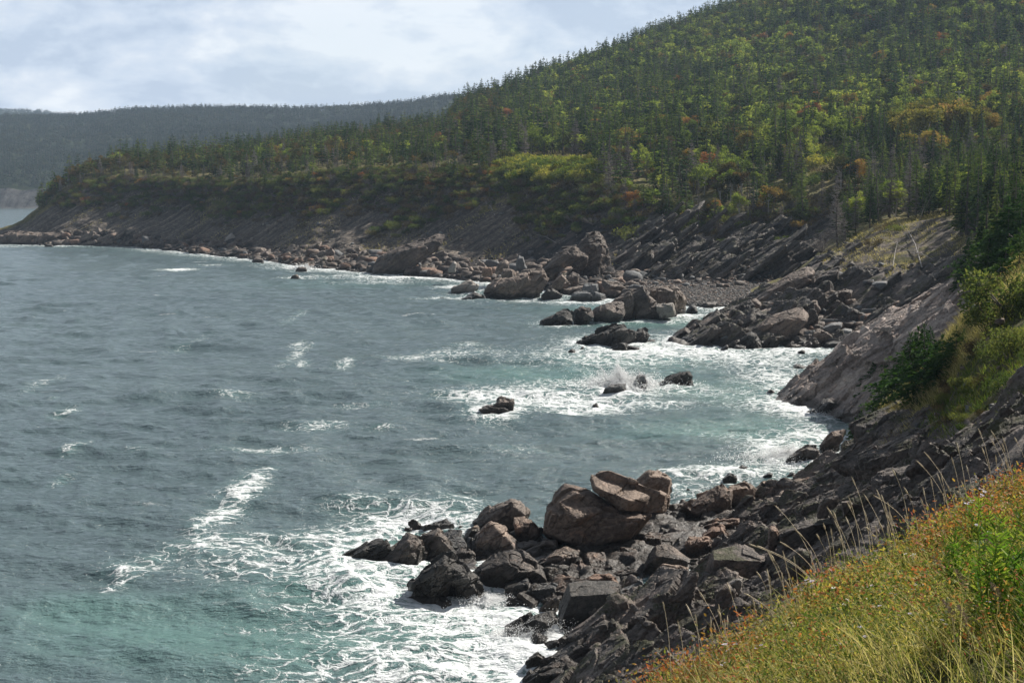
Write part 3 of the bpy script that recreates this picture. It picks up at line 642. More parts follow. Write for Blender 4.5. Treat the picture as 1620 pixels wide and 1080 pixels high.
rock('5', [(565, 600), (640, 555), (725, 560), (725, 640), (600, 690), (565, 670)], 'dark squared block in the shade left below the biggest rock', 75.5, 1.8, 'rock_dark')
rock('5', [(580, 700), (640, 670), (730, 650), (780, 610), (880, 640), (870, 700), (790, 800), (740, 840), (640, 760)], 'lumpy grey-brown rock with bright edges in front of the biggest rock', 73, 2.4, 'rock_brown', strat=.8)
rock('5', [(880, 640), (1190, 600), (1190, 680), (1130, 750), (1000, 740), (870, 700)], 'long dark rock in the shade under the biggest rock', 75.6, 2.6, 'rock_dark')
rock('5', [(790, 780), (830, 720), (960, 735), (1110, 780), (1000, 800), (880, 850), (790, 840)], 'reddish wedge-shaped rock lying in front of the long dark rock', 71.3, 1.8, 'rock_red')
rock('5', [(1160, 670), (1240, 630), (1340, 625), (1390, 670), (1350, 740), (1160, 740)], 'flat-topped brown block right below the biggest rock', 76, 2., 'rock_brown')
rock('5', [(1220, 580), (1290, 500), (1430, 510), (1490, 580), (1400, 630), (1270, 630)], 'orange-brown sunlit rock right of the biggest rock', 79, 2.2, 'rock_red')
rock('5', [(1360, 430), (1400, 405), (1620, 450), (1700, 500), (1600, 530), (1450, 520), (1370, 480)], 'long low reddish rock behind the orange-brown one', 83, 2.2, 'rock_red')
rock('5', [(1115, 790), (1290, 745), (1330, 770), (1290, 850), (1200, 865), (1130, 830)], 'smooth pinkish rock between the reddish wedge and the tall leaning slab', 71.6, 1.7, 'rock_red', amp=.025)
rock('p', [(1006, 921), (1012, 902), (1030, 872), (1037, 862), (1058, 860), (1094, 884), (1070, 900), (1035, 928), (1019, 933)], 'tall smooth leaning brown slab right of the middle of the near pile', 72, 2.2, 'rock_mid', amp=.02, crack=.5)
rock('6', [(1145, 770), (1165, 690), (1200, 610), (1280, 590), (1420, 600), (1450, 620), (1430, 700), (1380, 790), (1330, 820), (1240, 855), (1160, 850)], 'big smooth wet dark boulder with a hollow at the near edge of the pile', 63.5, 3., 'rock_wet', amp=.022, crack=.4, strat=.2, foam=.7)
rock('6', [(1280, 585), (1330, 565), (1400, 560), (1430, 590), (1425, 660), (1340, 600)], 'brown rock cap resting behind the smooth wet boulder', 65, 1.3, 'rock_red', drop=.5)
rock('6', [(1440, 640), (1480, 615), (1540, 600), (1580, 640), (1560, 700), (1500, 760), (1430, 750)], 'pale grey sunlit rock right of the smooth wet boulder', 65, 1.6, 'rock_grey')
rock('6', [(1060, 730), (1120, 665), (1165, 665), (1150, 710), (1110, 750)], 'rusty wet stone sticking out of the foam beside the smooth boulder', 66.5, 1.1, 'rock_red', foam=.8)
rock('6', [(905, 820), (960, 780), (1040, 750), (1120, 740), (1125, 780), (1030, 840), (940, 875), (925, 850)], 'flat rusty wet ledge washed by foam below the near pile', 61.5, 1.8, 'rock_wet', foam=.9)
rock('6', [(1000, 890), (1050, 840), (1095, 860), (1090, 890)], 'small black rock in the foam beside the rusty ledge', 60, 1., 'rock_wet', foam=.7)
rock('6', [(1090, 890), (1150, 875), (1220, 880), (1230, 905), (1170, 920), (1100, 905)], 'low flat black rock in front of the smooth wet boulder', 59.3, 1., 'rock_wet', foam=.7)
rock('6', [(1000, 975), (1050, 935), (1095, 965), (1050, 985)], 'small black rock in the foam nearest the cliff foot', 57, .9, 'rock_wet', foam=.7)
rock('6', [(1150, 940), (1240, 880), (1330, 835), (1420, 790), (1440, 870), (1350, 960), (1290, 1030), (1200, 1040)], 'big squared dark block leaning on the near cliff foot', 58, 3., 'rock_dark', drop=1.5)
rock('6', [(960, 1100), (1040, 1010), (1160, 930), (1250, 1000), (1330, 1090), (1200, 1140), (1000, 1160)], 'dark bedded rock at the bottom edge of the cliff foot', 55.5, 3., 'rock_dark', strat=1, drop=1.5, foam=.7)
rock('6', [(1460, 740), (1520, 680), (1620, 640), (1700, 640), (1720, 720), (1600, 800), (1500, 800)], 'dark rough rock between the pale rock and the near cliff', 63, 3., 'rock_dark', drop=1.5)
rock('6', [(1400, 800), (1470, 770), (1520, 800), (1480, 870), (1420, 880)], 'dark stone jammed above the squared dark block', 60.5, 1.4, 'rock_dark')
rock('6', [(1240, 850), (1290, 820), (1330, 825), (1300, 860), (1250, 880)], 'small ochre stone under the smooth wet boulder', 60.5, .8, 'rock_red')
rock('7', [(130, 360), (260, 290), (370, 220), (400, 240), (405, 330), (300, 380), (200, 380)], 'long brown wedge sloping down to the water behind the balanced block', 84.5, 3.2, 'rock_brown', drop=1.2, foam=.6)
rock('7', [(400, 232), (470, 215), (510, 230), (490, 290), (430, 310), (400, 300)], 'brown cracked block above the long brown wedge', 86, 1.8, 'rock_brown')
rock('7', [(490, 270), (540, 215), (640, 215), (655, 260), (600, 285), (500, 290)], 'flat-topped brown block against the foot of the near cliff', 89, 2.2, 'rock_brown')
rock('7', [(375, 200), (400, 175), (435, 195), (420, 230), (385, 230)], 'small upright dark rock washed by the surf behind the brown wedge', 96.5, 1.1, 'rock_wet', foam=.7)
rock('7', [(170, 265), (205, 238), (240, 250), (265, 268)], 'small dark pointed rock in the water right of the back block', None, 1.2, 'rock_wet', foam=.5)
rock('7', [(425, 165), (455, 143), (480, 155), (460, 168)], 'small dark rock in the surf off the near cliff', None, 1.2, 'rock_wet', foam=.6)
rock('7', [(540, 190), (565, 175), (580, 180), (575, 190)], 'tiny dark rock awash off the near cliff', None, .9, 'rock_wet', foam=.6)
rock('7', [(640, 187), (665, 175), (685, 185)], 'tiny flat rock awash close to the near cliff', None, .8, 'rock_wet', foam=.6)
rock('7', [(630, 122), (680, 90), (720, 62), (780, 80), (790, 110), (700, 130)], 'dark sloping rock in the white surf under the spruce bushes', 103, 3., 'rock_dark', foam=.8, drop=1)
rock('7', [(780, 60), (830, 5), (880, 0), (860, 50), (800, 90)], 'light brown rock behind the dark sloping rock in the surf', 105.5, 2.2, 'rock_brown', drop=1.6)
rock('7', [(270, 420), (290, 385), (380, 365), (460, 350), (440, 400), (350, 400), (300, 430)], 'long flat pinkish rock in front of the brown wedge', 80, 2.2, 'rock_red')
rock('7', [(290, 430), (330, 405), (370, 395), (395, 430), (350, 460), (300, 460)], 'light orange-brown rock with a pointed top beside the cliff foot', 77, 1.5, 'rock_red')
rock('7', [(0, 480), (20, 430), (120, 430), (130, 470), (60, 500)], 'brown sunlit rock behind the tall leaning slab', 77.4, 1.8, 'rock_red')
rock('7', [(220, 470), (240, 445), (320, 445), (330, 490), (290, 500), (225, 490)], 'small striped pinkish rock beside the near cliff', 75, 1.5, 'rock_red', strat=1.4)
rock('7', [(75, 605), (130, 560), (230, 570), (220, 620), (150, 650), (80, 660)], 'brown rock with a flat pale top at the foot of the near cliff', 68, 2.2, 'rock_brown')
rock('7', [(120, 790), (160, 750), (200, 755), (220, 790), (180, 800)], 'round dark stone in the gully under the near cliff', 60, 1.2, 'rock_dark')
rock('7', [(300, 580), (330, 500), (460, 470), (555, 520), (545, 560), (440, 600), (320, 670)], 'great smooth dark block set in the near cliff', 66, 3., 'cliff', amp=.02, crack=.4, name='cliff_block', cat='rock')
rock('7', [(600, 420), (760, 360), (880, 330), (800, 420), (720, 470), (620, 480)], 'rounded dark rock bulging from the upper near cliff', 66, 3., 'cliff', name='cliff_block', cat='rock', amp=.03)
rock('7', [(640, 555), (690, 490), (740, 500), (740, 560), (690, 580)], 'grey squared block on the near cliff below the grass stalks', 55, 2., 'cliff', name='cliff_block', cat='rock')
rock('7', [(780, 200), (840, 150), (900, 140), (880, 220), (820, 260)], 'smooth grey-brown slab high on the crest of the near cliff', 84, 3., 'rock_brown', name='cliff_block', cat='rock', amp=.02)
rock('7', [(900, 230), (980, 130), (1060, 50), (1075, 90), (1030, 180), (960, 240)], 'long light slab standing on edge near the crest of the near cliff', 78, 2.4, 'rock_brown', name='cliff_block', cat='rock', amp=.02, strat=.3)
rock('7', [(1090, 150), (1140, 75), (1200, 60), (1215, 110), (1160, 180), (1110, 200)], 'dark slab leaning beside the long light slab of the near cliff', 72, 2.4, 'cliff', name='cliff_block', cat='rock', amp=.02)
rock('7', [(1215, 60), (1300, 30), (1380, 75), (1430, 100), (1490, 130), (1480, 210), (1390, 270), (1280, 280), (1220, 200)], 'great dark squared rock face under the mossy slope on the right', 62, 4., 'cliff', name='cliff_block', cat='rock', amp=.02, crack=.5)
rock('7', [(1090, 260), (1140, 190), (1215, 160), (1260, 280), (1200, 330), (1120, 330)], 'dark lower rock face left of the great squared rock face', 60, 3., 'cliff', name='cliff_block', cat='rock', amp=.025, crack=.6)
rock('7', [(1490, 100), (1540, 55), (1590, 70), (1600, 120), (1540, 140), (1500, 125)], 'light brown block on the soil slope at the right edge', 56, 2., 'rock_brown', name='cliff_block', cat='rock')
rock('7', [(1560, 100), (1590, 50), (1640, 40), (1660, 110), (1600, 140)], 'dark block at the right edge above the grass', 53, 2., 'cliff', name='cliff_block', cat='rock')
rock('q', [(500, 640), (560, 605), (605, 605), (600, 640), (540, 655)], 'pale sunlit stone lying on the near cliff', 57, .7, 'rock_pale', drop=.4)
rock('q', [(415, 700), (500, 640), (560, 680), (575, 715), (430, 750)], 'dark cracked block under the pale sunlit stone', 57, 1.6, 'cliff', name='cliff_block', cat='rock')
rock('q', [(790, 330), (800, 230), (850, 240), (870, 300), (820, 350)], 'narrow upright light rock in the middle of the near cliff', 67, 1.4, 'rock_brown', name='cliff_block', cat='rock')
for i, (o_, lb) in enumerate([([(1150, 95), (1200, 30), (1290, 15), (1300, 45), (1200, 90)], 'long smooth slab in the upper part of the near cliff'), ([(1230, 130), (1290, 95), (1330, 110), (1325, 150), (1270, 155)], 'small rounded block on the upper near cliff'),
                          ([(1310, 60), (1370, 55), (1390, 75), (1330, 90)], 'thin flat stone on the upper near cliff'), ([(990, 470), (1040, 400), (1095, 410), (1090, 460), (1000, 500)], 'light grey round-topped block on the near cliff face')]):
    rock('q', o_, lb, 64 - i * 1.5, 1.5, 'cliff', name='cliff_block', cat='rock', drop=.5)
# --- rocks of the middle water and the sea stacks
rock('m', [(70, 350), (200, 280), (270, 270), (300, 300), (290, 350), (260, 375), (150, 360)], 'flat dark wedge at the outer end of the sea stack ridge', 209, 5, 'rock_wet', foam=.6)
rock('m', [(295, 290), (360, 245), (430, 265), (445, 320), (400, 325), (385, 355), (300, 350)], 'dark pointed block second from the outer end of the stack ridge', 211, 4, 'rock_dark', foam=.5)
rock('m', [(445, 290), (500, 235), (530, 235), (650, 220), (660, 300), (600, 330), (460, 330)], 'dark jointed block with a square face in the sea stack ridge', 214, 5, 'rock_dark', foam=.5)
rock('m', [(570, 215), (650, 160), (720, 140), (730, 200), (720, 300), (650, 300), (640, 220)], 'grey bulging block left of the highest sea stack', 217, 4, 'rock_dark', drop=1, foam=.5)
rock('m', [[(720, 130), (790, 100), (830, 150), (900, 240), (860, 290), (740, 300), (725, 200)], [(730, 290), (800, 240), (890, 225), (925, 300), (740, 302)]], 'highest sea stack, dark with a bright white-streaked flank', 218, 6, 'rock_dark', foam=.5)
rock('m', [(800, 150), (880, 115), (960, 110), (1020, 120), (1040, 150), (1030, 190), (980, 220), (900, 220), (860, 180)], 'broad light brown topped stack right of the highest one', 222, 7, 'rock_mid', drop=3)
rock('m', [(975, 120), (1010, 88), (1040, 110), (1060, 130), (1105, 190), (1090, 250), (1030, 280), (1000, 220)], 'narrow upright rock at the right shoulder of the sea stack', 225, 5, 'rock_mid', drop=2)
rock('m', [(890, 235), (1010, 220), (1020, 280), (920, 300)], 'pale salt-white ledge at the foot of the sea stack', 216, 4, 'rock_pale', foam=.6)
rock('m', [(1100, 285), (1140, 230), (1170, 235), (1185, 280), (1130, 290)], 'dark wedge in the inlet before the beach', 231, 4, 'rock_wet', foam=.6)
rock('m', [(1200, 240), (1240, 215), (1320, 215), (1315, 245), (1280, 265), (1210, 260)], 'low dark blocks at the water edge of the pebble beach', 238, 4, 'rock_dark', foam=.6)
rock('m', [(1080, 240), (1120, 215), (1145, 240), (1110, 262)], 'dark rock on the pebbles beside the sea stack', 243, 3, 'rock_dark')
rock('m', [[(325, 500), (400, 450), (520, 400), (640, 375), (690, 390), (740, 420), (800, 500), (600, 515), (450, 510)], [(720, 420), (800, 405), (860, 450), (820, 470), (700, 500)]], 'long furrowed reef rock lying in the foam in front of the sea stacks', 183, 8, 'rock_wet', amp=.03, strat=1.5, foam=.7)
rock('m', [[(550, 575), (620, 525), (680, 515), (700, 560), (620, 572)], [(680, 530), (720, 522), (770, 540), (770, 560), (690, 565)]], 'small two-part dark reef in the foam below the furrowed reef', 174.5, 4, 'rock_wet', foam=.8)
rock('m', [(265, 565), (290, 545), (315, 560)], 'tiny black rock left of the two-part reef', None, 2, 'rock_wet', foam=.7)
rock('m', [(350, 545), (365, 530), (385, 545)], 'tiny black rock in the foam between the reefs', None, 2, 'rock_wet', foam=.7)
rock('m', [(500, 578), (525, 565), (545, 578)], 'tiny black rock at the left tip of the two-part reef', None, 2, 'rock_wet', foam=.7)
rock('m', [(770, 520), (850, 480), (890, 490), (870, 505), (800, 515)], 'low grey ledge between the furrowed reef and the spur', 184.5, 4, 'rock_grey', foam=.6)
rock('m', [(960, 490), (1010, 455), (1090, 500), (1080, 510), (990, 510)], 'low dark ledge under the outer tip of the spur', 186.5, 4, 'rock_wet', foam=.6)
rock('m', [(970, 485), (1030, 430), (1100, 388), (1150, 430), (1150, 470), (1080, 490), (1010, 480)], 'dark leaning slab at the outer tip of the spur', 189, 4, 'rock_dark', strat=.2, amp=.02)
rock('m', [(1120, 400), (1165, 368), (1190, 420), (1160, 470), (1140, 440)], 'narrow dark slab second from the outer tip of the spur', 190.5, 3, 'rock_dark')
rock('m', [(1180, 380), (1250, 330), (1330, 288), (1350, 350), (1340, 390), (1240, 450), (1180, 440)], 'large dark tilted slab third from the outer tip of the spur', 192, 5, 'rock_dark', amp=.02, strat=.3)
rock('m', [(1360, 310), (1420, 275), (1490, 350), (1440, 360), (1370, 400), (1350, 350)], 'brown tilted slab split off behind the large dark slab', 195, 4, 'rock_mid', amp=.02)
rock('m', [(1350, 400), (1500, 395), (1500, 440), (1330, 475), (1280, 460)], 'flat dark bed lying below the large tilted slab', 187, 4, 'rock_dark')
rock('m', [(1425, 260), (1470, 240), (1530, 230), (1550, 320), (1500, 340), (1440, 280)], 'brown block with a pale face on the back of the spur', 199, 4, 'rock_mid')
rock('m', [(1325, 570), (1390, 520), (1405, 520), (1400, 560), (1360, 580)], 'small dark slanting rock in the foam under the spur', 174, 2.4, 'rock_wet', foam=.7)
rock('m', [(1440, 560), (1460, 520), (1530, 530), (1530, 560), (1470, 575)], 'rounded dark rock with white foam around it under the spur', 174.5, 3, 'rock_wet', foam=.7)
rock('m', [(1100, 500), (1180, 470), (1280, 470), (1290, 500), (1250, 520), (1120, 515)], 'flat pale grey platform at the waterline of the spur', 184, 5, 'rock_grey', foam=.6)
rock('m', [(1350, 470), (1480, 430), (1490, 470), (1420, 500), (1360, 495)], 'light grey angular block above the waterline of the spur', 182, 4, 'rock_grey')
rock('m', [(1490, 470), (1560, 420), (1600, 440), (1650, 560), (1560, 560), (1520, 500)], 'steep black wet slab with a thin white edge under the spur', 178.5, 4, 'rock_wet', foam=.6)
rock('n', [(910, 500), (960, 440), (1040, 380), (1150, 350), (1270, 310), (1330, 380), (1250, 430), (1200, 560), (1080, 610), (1020, 620), (960, 540)], 'massive brown block in the middle of the spur with a sunlit top edge', 185, 7, 'rock_mid', amp=.02)
rock('n', [(930, 250), (1060, 150), (1200, 60), (1290, 20), (1370, 30), (1330, 130), (1200, 200), (1060, 290), (960, 290)], 'long jointed ledge running up the back of the spur', 207, 6, 'rock_mid', amp=.02, strat=.9)
rock('n', [(860, 280), (930, 245), (975, 290), (960, 360), (880, 370)], 'cubic brown block at the lower end of the long jointed ledge', 200, 5, 'rock_mid')
rock('n', [(1335, 130), (1400, 70), (1560, 10), (1560, 80), (1440, 190), (1350, 200)], 'tilted smooth slab right of the long jointed ledge', 207, 5, 'rock_dark', amp=.02)
rock('n', [(1390, 230), (1450, 205), (1520, 190), (1540, 260), (1480, 330), (1400, 290)], 'brown cubic block halfway up the spur', 201, 4, 'rock_mid')
rock('n', [(1260, 320), (1390, 255), (1430, 330), (1360, 360), (1290, 340)], 'broad brown block behind the massive block of the spur', 194, 4, 'rock_mid')
rock('n', [(1540, 200), (1600, 180), (1660, 190), (1640, 240), (1560, 250)], 'brown block high on the spur beside the cove', 200, 3, 'rock_mid')
rock('n', [(1330, 380), (1370, 365), (1410, 400), (1400, 430), (1340, 430)], 'light brown rounded boulder above the cove stones', 187.5, 2.6, 'rock_mid')
rock('n', [(1430, 470), (1500, 430), (1580, 425), (1585, 460), (1510, 515)], 'flat blue-grey slab lying on the cove stones', 182, 3, 'rock_grey', amp=.015, crack=.2, drop=.3)
rock('n', [(1370, 510), (1400, 475), (1500, 510), (1520, 545), (1440, 560), (1380, 555)], 'brown angular boulder in front of the blue-grey slab', 180.5, 3, 'rock_mid')
rock('n', [(1440, 612), (1460, 580), (1560, 555), (1640, 560), (1600, 610), (1520, 640), (1450, 640)], 'big flat pale grey slab at the water in the cove', 178.5, 4, 'rock_grey', amp=.015, crack=.2)
rock('n', [(1540, 510), (1600, 470), (1660, 480), (1650, 530), (1560, 540)], 'small blue-grey slab right of the flat one in the cove', 181, 3, 'rock_grey', amp=.015, crack=.2)
rock('n', [(1270, 600), (1320, 560), (1370, 570), (1400, 620), (1280, 625)], 'dark grey boulder at the water left of the pale grey slab', 179, 3, 'rock_dark', foam=.4)
rock('n', [(1150, 610), (1200, 560), (1250, 570), (1260, 622)], 'dark brown boulder under the right end of the massive block', 180, 3, 'rock_dark')
rock('n', [[(195, 890), (280, 830), (360, 808), (400, 900), (230, 915)], [(340, 812), (400, 800), (430, 795), (450, 890), (440, 905), (350, 905)]], 'lone dark square-ended rock standing in the open bay', 143, 4.5, 'rock_wet', strat=1, foam=.7)
rock('n', [(1195, 770), (1240, 740), (1320, 765), (1320, 780), (1210, 780)], 'low dark rock in the water in front of the cove', None, 3, 'rock_wet', foam=.5)
rock('n', [(1345, 780), (1380, 750), (1410, 770), (1400, 790)], 'small dark rock beside the foot of the tilted slab', None, 2, 'rock_wet', foam=.5)
rock('n', [(1015, 948), (1050, 930), (1085, 958), (1030, 960)], 'small dark rock in the foam left of the tilted slab', None, 1.6, 'rock_wet', foam=.7)
rock('n', [(1250, 650), (1280, 635), (1305, 645), (1290, 658)], 'tiny dark rock in the water of the cove', None, 1.6, 'rock_wet', foam=.4)
rock('4', [[(400, 655), (440, 625), (510, 620), (505, 650), (430, 670)], [(430, 665), (470, 640), (510, 650), (515, 685), (470, 690)]], 'grey rock half hidden by the white splash in the bay', 136, 3, 'rock_grey', foam=1.1)
rock('4', [(560, 590), (580, 575), (600, 580), (610, 610), (570, 605)], 'small grey rock behind the white splash', 141, 2, 'rock_grey', foam=1.)
rock('4', [(350, 720), (370, 710), (382, 728)], 'tiny dark rock in front of the splash', None, 1.2, 'rock_wet', foam=.6)
rock('p', [[(758, 648), (775, 640), (800, 645), (812, 652), (790, 657), (768, 655)], [(782, 640), (790, 628), (812, 632), (812, 648), (790, 650)]], 'small rough rock with a knob on top, alone in the white water', 125, 2.4, 'rock_dark', strat=1, foam=1.)
rock('4', [(1305, 780), (1400, 740), (1420, 755), (1400, 780)], 'low dark rock awash at the foot of the tilted slab', 126, 3, 'rock_wet', foam=1)
rock('4', [(1410, 755), (1440, 700), (1470, 690), (1560, 700), (1560, 740), (1480, 765)], 'bumpy dark rock under the tilted slab with foam behind it', 126.5, 4, 'rock_wet', foam=1)
# --- the tilted slab's beds
rock('s', [(300, 545), (350, 490), (430, 450), (435, 480), (380, 530), (310, 580)], 'dark curved bed at the outer edge of the tilted slab', 137, 2.5, 'rock_dark', name='rock_bed', cat='rock', amp=.02)
rock('s', [(430, 440), (520, 370), (590, 320), (645, 320), (640, 350), (560, 400), (510, 430), (440, 470)], 'pale rounded rib on the top edge of the tilted slab', 137, 2., 'rock_pale', name='rock_bed', cat='rock')
rock('s', [(735, 265), (755, 240), (785, 225), (780, 260), (745, 275)], 'light block at the upper end of the tilted slab', 128, 1.5, 'rock_brown', name='cliff_block', cat='rock')
rock('s', [(520, 185), (580, 182), (580, 200), (550, 212), (505, 200)], 'flat pale grey slab high on the spur', 196, 3, 'rock_grey', amp=.015, crack=.2, drop=.3)
# --- far shore of the bay
rock('p', [[(585, 430), (597, 408), (640, 388), (690, 370), (705, 372), (700, 388), (660, 412), (615, 433)]], 'long leaning slab rising from the far shoreline', 336, 9, 'rock_mid', amp=.022, strat=1.0, crack=1.)
rock('f', [[(820, 545), (890, 490), (960, 450), (1120, 400), (1180, 540), (1000, 555), (880, 575)], [(1090, 420), (1210, 380), (1250, 450), (1180, 540), (1100, 545)]], 'jointed dark brown headland rock standing out from the far shore', 262, 8, 'rock_mid', amp=.030, strat=1.3, foam=.5)
rock('f', [(1210, 385), (1340, 250), (1420, 230), (1450, 290), (1330, 370), (1260, 430)], 'smooth brown rib rising behind the jointed headland rock', 284, 7, 'rock_mid', amp=.028, strat=1.2)
rock('f', [(1450, 210), (1500, 165), (1560, 135), (1610, 200), (1640, 330), (1560, 400), (1430, 390), (1420, 300)], 'squared pinkish outcrop with a grass tuft above the brown rib', 298, 6, 'rock_mid', amp=.026, strat=1.2)
rock('f', [(1380, 340), (1430, 270), (1500, 300), (1490, 350), (1420, 390)], 'pinkish ribbed rock under the squared outcrop', 292, 5, 'rock_mid')
rock('f', [(690, 580), (740, 555), (790, 540), (840, 560), (850, 585), (720, 585)], 'low black rock at the tip of the jointed headland rock', 258, 4, 'rock_wet', foam=.6)
rock('f', [(630, 510), (690, 480), (740, 460), (800, 490), (780, 505)], 'pale grey ribbed rock awash off the far shore', 275, 4, 'rock_pale', foam=.6)
rock('f', [(525, 583), (560, 568), (580, 572), (565, 582)], 'tiny dark rock off the headland rock', None, 2.4, 'rock_wet', foam=.6)
rock('f', [(1390, 575), (1400, 545), (1480, 535), (1610, 550), (1615, 575)], 'low grey ledge at the water right of the headland rock', 256, 5, 'rock_grey', foam=.5)
rock('f', [(1270, 480), (1330, 415), (1360, 450), (1330, 490)], 'light brown leaning block behind the headland rock', 266, 3.5, 'rock_mid')
rock('f', [(1200, 555), (1240, 520), (1280, 518), (1330, 550), (1300, 565)], 'small dark boulders at the water beside the headland rock', 258, 3.5, 'rock_wet', foam=.5)
rock('f', [(1370, 440), (1400, 405), (1440, 420), (1440, 470), (1400, 480)], 'round brown boulder on the far shore right of the leaning block', 270, 3.5, 'rock_mid')
rock('f', [(1460, 520), (1480, 480), (1560, 485), (1570, 525)], 'grey squared boulder above the low grey ledge', 262, 3.5, 'rock_grey')
rock('f', [(910, 395), (925, 350), (970, 330), (995, 345), (990, 390), (950, 400)], 'light brown boulder on the shore under the scree', 292, 3.5, 'rock_mid')
rock('f', [(820, 410), (835, 375), (880, 375), (885, 405)], 'pinkish boulder near the water under the scree', 284, 3, 'rock_red')
rock('f', [(1040, 350), (1055, 300), (1085, 310), (1095, 350), (1070, 365)], 'upright grey boulder at the foot of the scree', 296, 3, 'rock_grey')
rock('f', [(605, 385), (640, 335), (658, 350), (650, 385)], 'light brown pointed boulder right of the leaning slab', 300, 3, 'rock_pale')
rock('f', [(945, 425), (955, 385), (1010, 390), (1020, 420), (990, 430)], 'brown squared boulder before the headland rock', 280, 3, 'rock_mid')
rock('p', [(353, 386), (357, 377), (366, 369), (374, 374), (372, 384)], 'big pale rounded boulder on the distant rocky shore', 452, 4, 'rock_pale')
rock('p', [(459, 441), (463, 435), (470, 434), (474, 438), (474, 441)], 'small light rock alone in the water off the far shore', None, 2, 'rock_mid', foam=.6)
rock('p', [(70, 390), (74, 386), (84, 388), (84, 391)], 'tiny dark rock off the tip of the headland', None, 2.4, 'rock_wet', foam=.5)
rock('p', [(281, 396), (287, 388), (297, 391), (299, 398)], 'dark rock with spray at the distant shoreline', 458, 4, 'rock_wet', foam=.8)
rock('p', [(398, 415), (403, 408), (415, 409), (417, 416)], 'brown boulder at the edge of the distant surf', None, 4, 'rock_mid', foam=.6)
rock('p', [(468, 428), (472, 422), (484, 423), (486, 429)], 'brown-topped rock in the surf of the far shore', None, 3, 'rock_mid', foam=.8)
rock('p', [[(-20, 388), (0, 372), (30, 366), (60, 368), (70, 388)], [(40, 388), (60, 370), (95, 366), (110, 372), (90, 388)]], 'broad brown rock shelf at the tip of the headland', 520, 14, 'rock_mid', name='rock_shelf', cat='rock', foam=.5)
print('heroes', HERO, round(time.time() - T0, 1))

# --- the shoal of broken rock that carries the near pile
gx, gy = np.meshgrid(np.linspace(-6, 15, 260), np.linspace(60, 92, 300)); poly = unproj([690, 800, 900, 1000, 1090, 1130], [930, 905, 895, 880, 860, 850], [float(sea_y(v)) for v in (930, 905, 895, 880, 860, 850)])
dmin = np.full(gx.shape, 99.)
for i in range(len(poly) - 1):
    a, b = poly[i, :2], poly[i + 1, :2]; ab = b - a; tt_ = np.clip(((gx - a[0]) * ab[0] + (gy - a[1]) * ab[1]) / (ab @ ab), 0, 1); dmin = np.minimum(dmin, np.hypot(gx - a[0] - tt_ * ab[0], (gy - a[1] - tt_ * ab[1]) * .55) - 1.0 - 1.2 * tt_ - .5 * i)
Pq = np.stack([gx, gy, gx * 0], -1); Pq[..., 2] = -1.0 + 1.5 * sstep(2.2, -1.0, dmin) + .45 * blur(facets(Pq / 1.1, 3, 1.5)[0], 1) + .2 * fbm(Pq / .8, 4, 8)
link('rocky_shoal', mk_mesh('rocky_shoal', Pq.reshape(-1, 3), grid_faces(*gx.shape), [M['rock_dark']], True), kind='structure')
# --- bedded outcrops of the cliffs: many tilted slabs welded into one skin
def outcrop(name, L, sel, n, smin, smax, vox, seed, mat, amp, dip=34, yaw=12, prop=(1.9, 1.2, .5), sink=.35, jit=.12, power=2.):
    rs = np.random.default_rng(seed); ii = np.argwhere(sel); P = L.P; bms = []
    for a, b in ii[rs.integers(0, len(ii), n)]:
        s = smin + (smax - smin) * rs.uniform() ** power; h = np.array(prop) * s * rs.uniform(.65, 1.4, 3)
        c = np.array([[i, j, k] for i in (-1, 1) for j in (-1, 1) for k in (-1, 1)], float); c = c * (1 + rs.normal(0, .13, (8, 3)))
        c = np.concatenate([c, rs.uniform(-1, 1, (5, 3)) * np.array([1.05, 1.05, 1.05])]) * h
        Rm = np.array(Matrix.Rotation(R(yaw + rs.normal(0, jit * 90)), 3, 'Z') @ Matrix.Rotation(-R(dip + rs.normal(0, jit * 60)), 3, 'Y') @ Matrix.Rotation(rs.normal(0, jit), 3, 'X'))
        bms.append(hull_mesh((c @ Rm.T + P[a, b] - L.N[a, b] * sink * s * (1 if L.N[a, b, 2] > 0 else -1)).tolist()))
    me = refine(bms, vox, name, seed, amp, 2.6 * smax, .9, 1.); me.materials.append(M[mat]); link(name, me, kind='structure')
pyD = proj(LD.P)[1]; pyB = proj(LB.P)[1]
g = (LD.rr > .6) & (LD.rr < 4.2) & (dirtD < .35) & (pxD > 880) & (pxD < 1700)
outcrop('near_cliff_rocks', LD, g, 640, .3, 1.35, .075, 301, 'cliff', .030, power=2.0, sink=.42, prop=(2.2, 1.2, .42))
g = (LB.rr > .8) & (LB.rr < 4.1) & (pxB > 1080) & (pxB < 1600) & (dirt < .6)
outcrop('spur_rocks', LB, g, 460, .5, 1.8, .18, 302, 'shale', .026, sink=.55, prop=(2.2, 1.2, .42))
g = (LC.rr > .8) & (LC.rr < 3.6) & (pxC > 1240) & (pxC < 1560)
outcrop('slab_beds', LC, g, 150, .5, 1.9, .13, 303, 'slab', .022, 38, 10, (3.6, 1.5, .17), .22, .05)
rrA = LA.rr; g = (rrA > 1.9) & (rrA < 3.3) & (pxA > 950) & (pxA < 1330)
outcrop('beach_cliff_rocks', LA, g, 430, .6, 2.2, .27, 304, 'shale', .022, 36, 8, (5.0, 1.3, .18), .85, .05)
g = (rrA > 1.15) & (rrA < 2.1) & (pxA > 20) & (pxA < 900)
outcrop('shore_ledges', LA, g, 230, .6, 1.9, .32, 305, 'cliff', .025, 24, 8, (2.2, 1.3, .45), .6, .12)
print('outcrops', round(time.time() - T0, 1))
